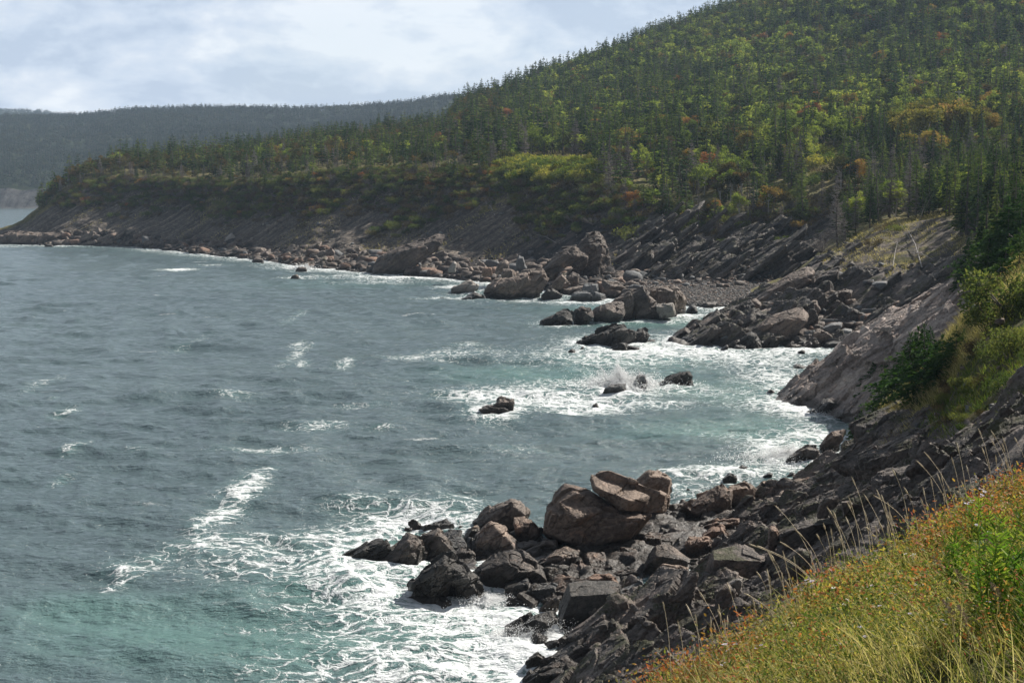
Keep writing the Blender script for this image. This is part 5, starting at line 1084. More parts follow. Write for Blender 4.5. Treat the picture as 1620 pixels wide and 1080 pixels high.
def cell_sample(L, rmin, rmax, spacing, seed, pxr=(-400, 2000)):
    """points over a terrain sheet, evenly per square metre"""
    rs = np.random.default_rng(seed); Pp = L.P
    a = Pp[1:, :-1] - Pp[:-1, :-1]; b = Pp[:-1, 1:] - Pp[:-1, :-1]; area = np.linalg.norm(np.cross(a, b), axis=-1)
    ok = (L.rr[:-1, :-1] >= rmin) & (L.rr[:-1, :-1] <= rmax) & (L.px[None, :-1] >= pxr[0]) & (L.px[None, :-1] <= pxr[1])
    w_ = (area * ok).ravel(); n = int(w_.sum() / spacing ** 2); pick = rs.choice(len(w_), n, p=w_ / w_.sum())
    i, j = np.unravel_index(pick, area.shape); u, v = rs.uniform(size=(2, n, 1))
    return Pp[i, j] + a[i, j] * u + b[i, j] * v, L.rr[i, j], L.px[j]
pts, rrs, pxs = cell_sample(LA, 3.35, 7.4, 4.1, 5)
ppx, ppy = proj(pts); mixn = fbm(pts / 38, 3, 90); mix2 = fbm(pts / 16, 2, 91); u = rs.uniform(size=len(pts))
# openings in the wood: the two sunlit clearings and the strip of road
for k in range(len(pts)):
    x, y, z = pts[k]; px, py, r_ = ppx[k], ppy[k], rrs[k]
    if not (-90 < px < 1720 and py > -90): continue
    if ((px - 868) / 70) ** 2 + ((py - 268) / 20) ** 2 < 1 or ((px - 1300) / 30) ** 2 + ((py - 288) / 50) ** 2 < 1: continue
    if 1320 < px < 1440 and 243 < py < 262: continue
    up = r_ > 5.0
    if px < 62 or z < 5: continue
    if r_ < 3.85 and not (px > 960 and py > 280) and not (px < 780 and r_ > 3.5 and rs.uniform() < .6): continue
    pl = .33 + .95 * mixn[k] + .5 * mix2[k] + (.18 if up else -.02) + (.12 if px > 900 and py < 160 else 0)
    if px < 760: pl += .02
    if u[k] < pl: kind = 'autumn' if rs.uniform() < (.05 if up else .08) + .14 * (mix2[k] > .35) else 'green'
    else: kind = 'spruce'
    if r_ < 4.6 and rs.uniform() < (.26 if px > 850 else .16): kind = 'dead'
    elif rs.uniform() < .025: kind = 'dead'
    edge = sstep(3.8, 4.6, r_); hs = rs.uniform(.55, 1.3) * (.62 + .38 * edge) * (1 + .5 * (1 - edge) * (px > 900)) * (1.12 if up else 1)
    if px < 720: hs *= .80
    if kind == 'green' and (px < 800 and rs.uniform() < .85 or rs.uniform() < .25): kind = 'dull'
    if kind == 'autumn' and px < 800 and rs.uniform() < .5: kind = 'dull'
    if kind in ('green', 'autumn', 'dull'): hs *= .92
    TREES.append([kind, x, y, z, hs, 'hill' if up else 'edge'])
for L, rng_, sd, pxr in ((LB, (4.0, 5.9), 6, (1320, 1900)),):
    pts, rrs, pxs = cell_sample(L, rng_[0], rng_[1], 3.1, sd, pxr)
    for k in range(len(pts)):
        x, y, z = pts[k]; px, py = proj(pts[k]); q = rs.uniform()
        if not (1330 < px < 1720) or (px < 1400 and rs.uniform() < .5): continue
        TREES.append(['spruce' if q < .72 else 'dead' if q < .86 and px < 1480 else 'green', x, y, z, rs.uniform(.55, 1.05), 'spur'])
for px, n0, (r0, r1) in ((1600, 60, (4.2, 6.0)),):                        # the wooded bank at the right edge
    pts, rrs, pxs = cell_sample(LC, 4.4, 5.9, 2.4, 9, (1530, 1790))
    for k in range(len(pts)):
        x, y, z = pts[k]; px_, py_ = proj(pts[k])
        if 1535 < px_ < 1760: TREES.append(['spruce', x, y, z, rs.uniform(.35, .75), 'bank'])
def place(px, py, kind, hpx, zone='hand', keys='ABCD', Y=None):
    h = hit(px, py, keys)
    if h is None: return
    p = h[0]; TREES.append([kind, p.x, p.y, p.z - .1, hpx * p.y / F / BASEH[kind], zone])
for a in [(1325, 392, 'dead', 98), (1300, 400, 'twig', 34), (1283, 405, 'twig', 28), (1372, 350, 'dead', 80), (1408, 345, 'dead', 95), (1440, 338, 'dead', 100), (1390, 350, 'dead', 70), (1460, 345, 'spruce', 60),
          (1246, 275, 'spruce', 112), (1228, 268, 'spruce', 100), (1385, 262, 'spruce', 88), (1366, 255, 'spruce', 84), (1400, 250, 'spruce', 80), (1350, 262, 'spruce', 60)]:
    place(*a)
for px, py, hp in ((1420, 236, 74), (1440, 240, 84), (1462, 246, 92), (1484, 240, 92), (1504, 236, 90), (1524, 236, 86), (1544, 232, 74), (1560, 226, 58), (1410, 222, 60), (1450, 225, 80), (1492, 222, 84), (1530, 220, 76), (1472, 262, 70), (1440, 258, 60)): place(px, py, 'gold', hp, 'gold')
for px, py, hp in ((1305, 216, 34), (1395, 168, 34), (1378, 172, 28)): place(px, py, 'green', hp)
for k in range(34):
    px = 1505 + 125 * rs.uniform() ** .8; py = rs.uniform(318, 372) + (px - 1505) * .12; h = hit(px, py, 'BC')
    if h is not None: p = h[0]; TREES.append(['spruce', p.x, p.y, p.z - .1, rs.uniform(70, 125) * p.y / F / 10, 'bank'])
# shrubs over the upper scree and the sunlit clearing
rs2 = np.random.default_rng(8); pts, rrs, pxs = cell_sample(LA, 2.45, 4.75, 1.6, 15)
sn = fbm(np.stack([(pts[:, 2] - .8 * pts[:, 0]) / 7, pts[:, 1] / 50, (pts[:, 0] + pts[:, 2]) / 26], -1), 3, 17)
for k in range(len(pts)):
    px, py = proj(pts[k]); r_ = rrs[k]
    if not (90 < px < 1300): continue
    clr = ((px - 868) / 80) ** 2 + ((py - 262) / 30) ** 2 < 1.1
    want = sstep(2.45, 3.8, r_) * 1.35 - .18 + 1.2 * sn[k] - .5 * sstep(980, 1060, px)
    if clr: want = .8
    elif r_ > 3.95: continue
    if rs2.uniform() > want: continue
    q = rs2.uniform()
    kind = ('brightbush' if q < .60 else 'bush' if q < .84 else 'brownbush' if q < .95 else 'redbush') if clr else 'bush' if q < .50 else 'brownbush' if q < .83 else 'twig' if q < .96 else 'redbush'
    TREES.append([kind, *pts[k], rs2.uniform(.55, 1.7) * (1.4 if clr else 1), 'clearing' if clr else 'scree'])
for px, py, kd_, hp in [(1296, 262, 'brightbush', 22), (1280, 268, 'bush', 18), (1312, 256, 'brightbush', 20), (1300, 246, 'brightbush', 22), (1290, 280, 'bush', 12), (1305, 275, 'brownbush', 16), (1265, 300, 'bush', 20), (1280, 292, 'bush', 20), (1300, 285, 'bush', 18), (1240, 305, 'twig', 20), (1250, 315, 'bush', 16), (900, 242, 'redbush', 16), (775, 325, 'twig', 14),
                        (995, 380, 'bush', 26), (1005, 372, 'bush', 24), (700, 160, 'autumn', 20)]:
    place(px, py, kd_, hp, 'clearing' if kd_ == 'brightbush' else 'scree')
for k in range(90):                                        # scrub over the steep slope right of the headland rock
    px, py = rs2.uniform(960, 1420), rs2.uniform(290, 400)
    if py > 330 + (px - 960) * .12 + 30: continue
    place(px, py, rs2.choice(['brownbush', 'bush', 'twig', 'brownbush']), rs2.uniform(10, 20), 'scree', 'AB')
LABEL = {('dull', 'hill'): 'dull brownish green leafy tree high on the hillside', ('dull', 'edge'): 'dull brownish green leafy tree in the wood above the scree', ('spruce', 'hill'): 'dark spruce among the many in the wood high on the hillside', ('spruce', 'edge'): 'dark spruce among the many on the wooded bench above the scree', ('spruce', 'spur'): 'spruce among those on the top of the rocky spur at the right',
         ('spruce', 'bank'): 'spruce among those on the near bank at the right edge', ('dead', 'edge'): 'bare grey dead spruce among the living trees above the scree', ('dead', 'hill'): 'bare grey tree among the leafy ones high on the hillside', ('dead', 'spur'): 'bare grey dead spruce on the top of the rocky spur',
         ('green', 'hill'): 'round green leafy tree among the spruces high on the hillside', ('green', 'edge'): 'green leafy tree among the spruces above the scree', ('green', 'spur'): 'green leafy tree among the spruces on the rocky spur',
         ('autumn', 'hill'): 'orange or yellow autumn tree high on the hillside', ('autumn', 'edge'): 'orange or yellow autumn tree in the wood above the scree', ('gold', 'gold'): 'golden autumn tree of the big clump in front of the utility pole',
         ('bush', 'scree'): 'green bush on the steep scree slope', ('brownbush', 'scree'): 'brownish bush on the steep scree slope', ('twig', 'scree'): 'bare grey twiggy bush on the steep scree slope', ('redbush', 'scree'): 'reddish bush on the steep scree slope',
         ('brownbush', 'clearing'): 'brownish bush in the sunlit clearing', ('brightbush', 'clearing'): 'bright yellow-green bush in the sunlit clearing', ('bush', 'clearing'): 'darker green bush in the sunlit clearing', ('redbush', 'clearing'): 'reddish bush in the sunlit clearing'}
NAME = {'dull': 'dull_tree', 'gold': 'golden_tree', 'spruce': 'spruce_tree', 'dead': 'dead_spruce', 'green': 'leafy_tree', 'autumn': 'autumn_tree', 'bush': 'green_bush', 'brownbush': 'brown_bush', 'brightbush': 'bright_bush', 'redbush': 'red_bush', 'twig': 'bare_bush'}
CAT = {'dull': 'tree', 'gold': 'tree', 'spruce': 'spruce', 'dead': 'dead tree', 'green': 'tree', 'autumn': 'tree'}
HAND = ['pale silvery dead spruce standing out alone at the cliff edge', 'low bare grey bush left of the silvery dead spruce', 'lowest bare grey bush at the cliff edge below the silvery dead spruce', 'dead grey spruce right of the silvery one', 'dead grey spruce second right of the silvery one', 'broad dead grey spruce with whitish lower branches on the spur', 'thin dead spruce between the silvery one and the broad one', 'living spruce beside the broad dead one',
        'tall spruce at the left border of the sunlit clearing with the pink grass', 'tall spruce behind and left of the one at the clearing border', 'tall dark spruce in front of the road, right one of the close pair', 'tall dark spruce in front of the road, left one of the close pair', 'tall dark spruce just right of the close pair by the road', 'shorter spruce left of the close pair by the road',
        'rounded pale green tree above the sunlit clearing', 'rounded green tree left of the golden clump, right one of two', 'smaller rounded green tree left of the golden clump', 'shrubby autumn tree at the break of the skyline']
hand_i = 0
rs = np.random.default_rng(55); occl = {}
vis = []
def visible(x, y, z):
    p = Vector((x, y, z)); d = p - CAMP; dist_ = d.length; d.normalize()
    for k in 'ABCD':
        h = BV[k].ray_cast(CAMP, d)
        if h[0] is not None and h[3] < dist_ - 4: return False
    return True
for i, tr in enumerate(TREES):
    kind, x, y, z, s, zone = tr; h = BASEH[kind] * s; px, py = proj(np.array([x, y, z + h * .7]))
    inside = -10 < px < 1630 and -10 < py < 1080
    vis.append((h / y if inside else 0) * (3 if zone in ('hand', 'gold') else 1))
order = np.argsort(-np.array(vis)); count = {}; indiv = set()
LIM = {'dull': 110, 'gold': 40, 'spruce': 285, 'green': 130, 'autumn': 60, 'dead': 80, 'bush': 110, 'brownbush': 70, 'brightbush': 60, 'redbush': 20, 'twig': 50}
colmask = {}
for i in order:
    kind, x, y, z, s, zone = TREES[i]
    if vis[i] <= 0 or count.get(kind, 0) >= LIM[kind]: continue
    h = BASEH[kind] * s
    if not visible(x, y, z + h * .8): continue
    count[kind] = count.get(kind, 0) + 1; indiv.add(int(i))
print('trees', len(TREES), count, round(time.time() - T0, 1))
rest = {}
for i, (kind, x, y, z, s, zone) in enumerate(TREES):
    rz = rs.uniform(0, 6.28); tilt = rs.normal(0, .03, 2)
    if i in indiv:
        v = K[kind][rs.integers(len(K[kind]))]
        if zone == 'hand' and hand_i < len(HAND):
            lab = HAND[hand_i]; hand_i += 1; grp = None
        else:
            zz_ = zone if (kind, zone) in LABEL else ('scree' if kind in ('bush', 'brownbush', 'twig', 'redbush') else 'edge'); lab = LABEL[(kind, zz_)]; grp = NAME[kind].replace('_', ' ').replace('bush', 'bushe') + 's, ' + {'hill': 'high on the hillside', 'edge': 'above the scree', 'spur': 'on the rocky spur', 'bank': 'on the near bank', 'scree': 'on the scree slope', 'clearing': 'in the sunlit clearing', 'gold': 'of the golden clump'}[zz_]
        o = link(NAME[kind], None, loc=(x, y, z), rot=(tilt[0], tilt[1], rz), scale=(s * rs.uniform(.9, 1.12), s * rs.uniform(.9, 1.12), s), label=lab, category=CAT.get(kind, 'bush'))
        if grp: o['group'] = grp
        link('trunk' if kind in CAT else 'stems', v[0], o); link('crown' if kind in CAT else 'leaves' if kind != 'twig' else 'twigs', v[1], o)
    else:
        if zone in ('hand', 'gold'): hand_i += zone == 'hand'
        rest.setdefault(kind, []).append((x, y, z, s, rz, rs.uniform(.85, 1.25)))
def forest(name, label, lst, meshes):
    """one stuff object: points that carry tree shapes (geometry nodes)"""
    lst = np.array(lst); me = mk_points(name, lst)
    ob = link(name, me, kind='stuff', label=label)
    ng = bpy.data.node_groups.new(name, 'GeometryNodeTree'); ng.interface.new_socket('Geometry', in_out='INPUT', socket_type='NodeSocketGeometry'); ng.interface.new_socket('Geometry', in_out='OUTPUT', socket_type='NodeSocketGeometry')
    N_ = ng.nodes; Lk = ng.links; gi = N_.new('NodeGroupInput'); go = N_.new('NodeGroupOutput'); inst = N_.new('GeometryNodeInstanceOnPoints')
    jn = N_.new('GeometryNodeJoinGeometry')
    for q, m in enumerate(meshes):
        so = bpy.data.objects.new(name + '_shape', m); oi = N_.new('GeometryNodeObjectInfo'); oi.inputs['Object'].default_value = so; oi.inputs['As Instance'].default_value = True
        Lk.new(oi.outputs['Geometry'], jn.inputs[0])
    def attr(nm, typ):
        a = N_.new('GeometryNodeInputNamedAttribute'); a.data_type = typ; a.inputs['Name'].default_value = nm; return a.outputs[0]
    Lk.new(gi.outputs[0], inst.inputs['Points']); Lk.new(jn.outputs[0], inst.inputs['Instance']); inst.inputs['Pick Instance'].default_value = True
    Lk.new(attr('pick', 'INT'), inst.inputs['Instance Index']); Lk.new(attr('scl', 'FLOAT_VECTOR'), inst.inputs['Scale'])
    e2r = N_.new('FunctionNodeEulerToRotation'); Lk.new(attr('rot', 'FLOAT_VECTOR'), e2r.inputs[0]); Lk.new(e2r.outputs[0], inst.inputs['Rotation'])
    Lk.new(inst.outputs[0], go.inputs[0]); md = ob.modifiers.new('forest', 'NODES'); md.node_group = ng
    at = me.attributes.new('pick', 'INT', 'POINT'); at.data.foreach_set('value', rs.integers(0, len(meshes), len(lst)).astype(np.int32))
    return ob
def mk_points(name, lst):
    me = bpy.data.meshes.new(name); me.vertices.add(len(lst)); me.vertices.foreach_set('co', lst[:, :3].astype(np.float32).ravel())
    a = me.attributes.new('scl', 'FLOAT_VECTOR', 'POINT'); a.data.foreach_set('vector', np.stack([lst[:, 3] * lst[:, 5], lst[:, 3] * lst[:, 5], lst[:, 3]], -1).astype(np.float32).ravel())
    r = np.zeros((len(lst), 3)); r[:, 2] = lst[:, 4]; a = me.attributes.new('rot', 'FLOAT_VECTOR', 'POINT'); a.data.foreach_set('vector', r.astype(np.float32).ravel()); return me
def whole(k): return [m[2] for m in K[k]]
for kind, nm, lab, src in (('spruce', 'spruce_forest', 'dense dark spruce wood covering the hillside', 'spruce_lo'), ('green', 'leafy_forest', 'green leafy woodland mixed into the hillside', 'green_lo'), ('autumn', 'autumn_woods', 'scattered autumn coloured woodland on the hillside', 'autumn_lo'),
                           ('dull', 'dull_woods', 'dull brownish green woodland of the hillside and headland', 'dull_lo'), ('dead', 'dead_woods', 'scattered bare grey trees of the hillside', 'dead'), ('bush', 'bush_undergrowth', 'low green scrub on the scree', 'bush'), ('brownbush', 'brown_undergrowth', 'low brown scrub on the scree', 'brownbush'), ('twig', 'twig_undergrowth', 'bare twiggy scrub on the scree', 'twig'), ('brightbush', 'bright_undergrowth', 'yellow-green scrub of the clearing', 'brightbush'), ('redbush', 'red_undergrowth', 'reddish scrub', 'redbush')):
    if rest.get(kind): forest(nm, lab, rest[kind], whole(src))
# woods of the far shore: crowns too small to tell apart
K['far'] = tree_kind([spruce(71, 10, 2.6, 8, 5, 3, .05, 1.8), spruce(72, 10, 2.3, 7, 5, 3, .05, 1.7), broad(73, 8, 3.2, 6, 9, 1.5, .1, 0)], 'bark', 'needles_far')
K['farg'] = tree_kind([broad(74, 8, 3.4, 6, 10, 1.5, .05, 0)], 'bark', 'leaf_far')
pts, _, _ = cell_sample(LF, 2.0, 5.15, 9.0, 3); a, b = proj(pts); ok = (a > -60) & (a < 780) & ((pts[:, 1] > 1500))
pts = pts[ok]; gsel = fbm(pts / 90, 3, 5) + rs.normal(0, .25, len(pts)) > .28
mkl = lambda p: np.c_[p, rs.uniform(.8, 1.35, len(p)), rs.uniform(0, 6.28, len(p)), rs.uniform(.9, 1.3, len(p))]
forest('far_shore_forest', 'spruce wood covering the hills across the bay', mkl(pts[~gsel]), whole('far')); forest('far_shore_woods', 'leafy wood on the hills across the bay', mkl(pts[gsel]), whole('farg'))
pts, _, _ = cell_sample(LF2, .3, 2.1, 16.0, 3); a, b = proj(pts); pts = pts[(a > -60) & (a < 330)]
forest('distant_ridge_forest', 'wood on the most distant ridge', mkl(pts), whole('far'))
print('trees placed', len(pts), round(time.time() - T0, 1))
# ------------------------------------------------------------------ plants of the near slopes and of the bank
M['blade'] = leaf_mat('grass_blades', [(.05, (.07, .11, .024)), (.3, (.17, .20, .045)), (.55, (.36, .31, .12)), (.9, (.66, .57, .36))], .35, .2, .7, .95)
M['blade_dry'] = leaf_mat('dry_grass_blades', [(.1, (.14, .14, .05)), (.45, (.34, .28, .13)), (.9, (.64, .54, .33))], .35, .2, .7, .9)
M['blade_green'] = leaf_mat('green_grass_blades', [(.1, (.06, .11, .022)), (.5, (.13, .18, .04)), (.9, (.28, .27, .08))], .35, .2, .7, .9)
M['herb'] = leaf_mat('herb_leaves', [(.1, (.04, .10, .018)), (.5, (.11, .21, .03)), (.9, (.28, .33, .06))], .4, .4, .6, .95)
M['cover'] = leaf_mat('ground_leaves', [(.05, (.05, .09, .024)), (.4, (.13, .18, .04)), (.65, (.30, .30, .075)), (.9, (.52, .38, .14)), (1., (.44, .15, .07))], .4, .2, .55, .95)
M['redleaf'] = leaf_mat('red_orange_leaves', [(.05, (.20, .19, .05)), (.3, (.36, .22, .08)), (.6, (.42, .16, .07)), (.95, (.34, .09, .06))], .4, .3, .5, .95)
M['straw'] = simple('dry_straw', [(.3, (.50, .41, .27)), (.7, (.78, .68, .50))], 30, .8, .1, .001)
M['plume'] = simple('faded_plume', [(.3, (.24, .17, .12)), (.7, (.46, .36, .28))], 40, .95, .2, .002)
M['petal'] = simple('pale_violet_petals', [(.3, (.50, .45, .68)), (.7, (.74, .72, .86))], 60, .6, .1, .001, trans=.3)
M['white_petal'] = simple('white_petals', [(.3, (.72, .72, .72)), (.7, (.86, .86, .84))], 60, .6, .1, .001, trans=.3)
M['yellow'] = simple('flower_eye', [(.3, (.45, .28, .03)), (.7, (.6, .42, .06))], 60, .8, .1, .001)
M['foam_drops'] = simple('spray_drops', [(.3, (.84, .86, .87)), (.7, (.9, .91, .92))], 5, .6, .1, .01)
M['pole'] = simple('weathered_pole_wood', [(.3, (.24, .235, .225)), (.7, (.42, .41, .39))], 3, .9)
M['paint'] = simple('white_paint', [(.3, (.72, .72, .70)), (.7, (.82, .82, .80))], 3, .6)
M['road'] = simple('pale_road', [(.3, (.22, .20, .185)), (.7, (.34, .31, .28))], 2, .95)
def blades(name, label, pts, L, Wd, mat, seed, lean=(-.35, 0, 0), spread=.35, segs=3):
    rs = np.random.default_rng(seed); n = len(pts); L = L * rs.uniform(.5, 1.2, n); up = unit(np.array([0, 0, 1.]) + rs.normal(0, spread, (n, 3)) + np.array(lean) * rs.uniform(0, 1.2, (n, 1)))
    bend = np.array(lean) * .6 + rs.normal(0, .25, (n, 3)); bend[:, 2] -= .25; side = unit(np.cross(up, rs.normal(size=(n, 3)))) * (Wd * rs.uniform(.6, 1.4, (n, 1)))
    V = []
    for k in range(segs + 1):
        f = k / segs; c = pts + up * (L * f)[:, None] + bend * (L * f * f * .55)[:, None]; w_ = side * (1 - f) ** .7 * .5 if k < segs else side * .04
        V += [c - w_, c + w_]
    V = np.stack(V, 1); b = np.arange(n)[:, None] * (2 * (segs + 1)); F_ = [np.concatenate([b + 2 * k, b + 2 * k + 1, b + 2 * k + 3, b + 2 * k + 2], 1) for k in range(segs)]
    return link(name, mk_mesh(name, V.reshape(-1, 3), np.concatenate(F_), [M[mat]], True), kind='stuff', label=label)
def leaves(name, label, pts, size, mat, seed, asp=.55, up=.5):
    rs = np.random.default_rng(seed); n = len(pts); d = unit(rs.normal(size=(n, 3)) * [1, 1, .5] + [0, 0, up]); s = unit(np.cross(d, rs.normal(size=(n, 3)))); s[:, 2] *= .5
    L = (size * rs.uniform(.5, 1.3, n) * np.clip(pts[:, 1] / 8.5, .5, 1.15))[:, None]; w_ = s * L * asp * .5
    V = np.stack([pts, pts + d * L * .35 - w_, pts + d * L * .75 - w_ * .7, pts + d * L, pts + d * L * .75 + w_ * .7, pts + d * L * .35 + w_], 1)
    b = np.arange(n)[:, None] * 6; F_ = np.concatenate([np.concatenate([b, b + 1, b + 2, b + 5], 1), np.concatenate([b + 2, b + 3, b + 4, b + 5], 1)])
    return link(name, mk_mesh(name, V.reshape(-1, 3), F_, [M[mat]], False), kind='stuff', label=label)
rs = np.random.default_rng(31)
def bank_pts(dens, seed, r0=.75, r1=4.6):
    p, r, _ = cell_sample(LG, r0, r1, 1 / math.sqrt(dens), seed); a, b = proj(p); ok = (a > 980) & (a < 1720) & (b < 1150) & (b > 680); return p[ok]
gp = bank_pts(560, 1); zone = fbm(gp * np.array([1.1, 1.1, 0]), 3, 3)
blades('bank_grass', 'tangled green and straw coloured grass of the near bank', gp[zone > -.25], .29, .0058, 'blade', 2)
gp = bank_pts(230, 5); zone = fbm(gp * np.array([.9, .9, 0]), 3, 4); a, b = proj(gp)
blades('dry_bank_grass', 'long dry grass of the near bank', gp[(zone > .12) | (a < 1200)], .36, .0050, 'blade_dry', 6, (-.5, 0, 0))
gp = bank_pts(120, 8, .8, 1.35); blades('bank_edge_grass', 'fringe of dry grass along the edge of the bank', gp, .34, .005, 'blade_dry', 9, (-.3, 0, 0), .22)
def clumps(dens, per, rad, seed, sel, hgt=(.05, .28)):
    c = bank_pts(dens, seed); a, b = proj(c); z = fbm(c * np.array([.8, .8, 0]), 3, seed); c = c[sel(a, b, z)]; rs = np.random.default_rng(seed)
    q = np.repeat(c, per, 0); o = rs.normal(0, 1, q.shape) * [rad, rad, 0]; h = rs.uniform(*hgt, len(q)) * np.repeat(rs.uniform(.4, 1.2, len(c)), per); o[:, 2] = h; return q + o
leaves('leafy_ground_cover', 'low leafy plants between the grass of the bank', clumps(60, 85, .09, 11, lambda a, b, z: z > -.3, (.08, .34)), .027, 'cover', 12, .42)
leaves('red_leafed_ground_cover', 'red and orange autumn leaves between the grass of the bank', clumps(46, 70, .10, 13, lambda a, b, z: (z > .14) | (((a - 1470) / 60) ** 2 + ((b - 880) / 35) ** 2 < 1) | (((a - 1600) / 70) ** 2 + ((b - 800) / 35) ** 2 < 1) | (((a - 1590) / 60) ** 2 + ((b - 1050) / 35) ** 2 < 1) | (((a - 1330) / 60) ** 2 + ((b - 990) / 25) ** 2 < 1) | (((a - 1450) / 50) ** 2 + ((b - 1010) / 25) ** 2 < 1), (.10, .38)), .028, 'redleaf', 14)
# goldenrod clumps: upright stems with many narrow leaves
def herb(seed, h=.62, stems=9):
    rs = np.random.default_rng(seed); st = Geo(); lf = Geo(); C, D = [], []
    for i in range(stems):
        an = rs.uniform(0, 6.28); r = rs.uniform(0, .14); b = np.array([math.cos(an) * r, math.sin(an) * r, -.05]); tp = b + np.array([rs.normal(-.07, .05), rs.normal(0, .05), h * rs.uniform(.7, 1.1)])
        st.tube(b, tp, .004, .002, 4); n = 34; f = rs.uniform(.15, 1, n); C.append(b + (tp - b) * f[:, None]); q = unit(rs.normal(size=(n, 3)) * [1, 1, .2]); q[:, 2] = rs.uniform(.3, 1.1, n); D.append(unit(q))
    C, D = np.concatenate(C), np.concatenate(D); sprigs(lf, C, D, rs.uniform(.06, .11, len(C)), .016 * np.ones(len(C)), rs); return st, lf
HB = tree_kind([herb(1), herb(2, .55, 8), herb(3, .7, 10)], 'leaf_green', 'herb')
hp_ = [(1545, 880), (1560, 905), (1580, 890), (1600, 915), (1612, 880), (1590, 940), (1570, 960), (1610, 960), (1550, 940), (1600, 860), (1535, 915), (1580, 985), (1610, 1000), (1555, 975), (1520, 950), (1500, 905), (1618, 930), (1530, 860), (1565, 865)]
LABH = 'bright green leafy herb of the dense patch at the right of the bank'
for i, (px, py) in enumerate(hp_):
    h = hit(px + rs.normal(0, 8), py + 40 + rs.normal(0, 8), 'G')
    if h is None: continue
    s = rs.uniform(.5, .78); v = HB[i % 3]; o = link('leafy_herb', None, loc=h[0], rot=(0, 0, rs.uniform(0, 6.28)), scale=s, label=LABH, category='plant', group='bright green herbs of the bank'); link('stems', v[0], o); link('leaves', v[1], o)
# faded plumes
def plume(seed):
    rs = np.random.default_rng(seed); st = Geo(); hd = Geo(); st.path([(0, 0, -.1), (-.02, 0, .3), (-.06, 0, .55)], .004, .002, 5); n = 260; f = rs.uniform(0, 1, n)
    c = np.array([-.06, 0, .52]) + np.stack([-.10 * f ** 1.5, f * 0, .17 * f], -1) + rs.normal(0, 1, (n, 3)) * (.032 * (1 - f * .8))[:, None]; sprigs(hd, c, unit(rs.normal(size=(n, 3)) + [0, 0, .8]), np.full(n, .018), np.full(n, .010), rs); return st, hd
PL = tree_kind([plume(1), plume(2)], 'straw', 'plume')
for i, (px, py, lab) in enumerate([(1498, 888, 'fluffy faded brown plume left of the bright green herbs'), (1530, 905, 'fluffy faded plume in front of the bright green herbs'), (1572, 848, 'fluffy faded plume above the bright green herbs, left of two'), (1598, 850, 'fluffy faded plume above the bright green herbs, right of two'), (1512, 955, 'pale fluffy plume with a broad head below the green herbs'), (1535, 962, 'small pale plume right beside the broad-headed one'), (1583, 925, 'drooping brown plume among the green herbs')]):
    h = hit(px, min(py + 95, 1180), 'G')
    if h is None: continue
    p = h[0]; s = (p.y / F * 95) / .62; o = link('faded_plume', None, loc=p, rot=(0, 0, rs.uniform(-.5, .5)), scale=s, label=lab, category='plant', group='faded plumes of the bank'); link('stem', PL[i % 2][0], o); link('seed_head', PL[i % 2][1], o)
# asters
def aster(seed, heads=5):
    rs = np.random.default_rng(seed); st = Geo(); hs_ = []
    for i in range(heads):
        pt = Geo(); ey = Geo(); hs_.append((pt, ey))
        tp = np.array([rs.normal(0, .05), rs.normal(0, .05), .30 + rs.normal(0, .03)]); st.path([(0, 0, 0), tp * [.4, .4, .5], tp], .0022, .0014, 4); m = 15; an = np.arange(m) / m * 6.283 + rs.uniform(0, 1); tl = rs.normal(0, .35, 2)
        d = np.stack([np.cos(an), np.sin(an), np.cos(an) * tl[0] + np.sin(an) * tl[1] + .15], -1); d = unit(d); sd = unit(np.cross(d, [0, 0, 1.])) * .0024; c0 = tp + d * .003; c1 = tp + d * .0155
        pt.quads(c0 - sd * .6, c0 + sd * .6, c1 + sd, c1 - sd); ey.tube(tp - [0, 0, .002], tp + [0, 0, .004], .0045, .003, 8); ey.tube(tp + [0, 0, .004], tp + [0, 0, .0045], .003, .0001, 8)
    return st, hs_
AS = [aster(i, 2 + i % 3) for i in range(4)]; ASM = [(a.mesh('stem', [M['leaf_green']], True), [(b.mesh('flower_head', [M['petal']]), b.mesh('flower_head', [M['white_petal']]), c.mesh('eye', [M['yellow']])) for b, c in hs_]) for a, hs_ in AS]
AP = [(1512, 836), (1524, 840), (1548, 826), (1490, 838), (1568, 812), (1300, 908), (1333, 977), (1347, 978), (1322, 985), (1412, 961), (1378, 960), (1415, 988), (1424, 990), (1452, 963), (1505, 966), (1472, 1006), (1325, 1046), (1143, 1068), (1155, 1066), (1490, 1000), (1543, 872), (1310, 926), (1438, 900), (1398, 1000), (1360, 1030), (1240, 1010), (1280, 965), (1530, 800), (1560, 1000), (1200, 1050)]
for i, (px, py) in enumerate(AP):
    h = hit(px, py + 34, 'G')
    if h is None: continue
    wh = i in (6, 7, 8, 12, 22); v = ASM[i % 4]; o = link('aster', None, loc=h[0], rot=(0, 0, rs.uniform(0, 6.28)), scale=rs.uniform(.6, .95) * h[0].y / 7.5, label='small white aster in bloom in the grass of the bank' if wh else 'pale violet aster in bloom in the grass of the bank', category='flower', group='white asters of the bank' if wh else 'violet asters of the bank')
    link('stem', v[0], o)
    for hv_ in v[1]: link('eye', hv_[2], link('flower_head', hv_[1 if wh else 0], o))
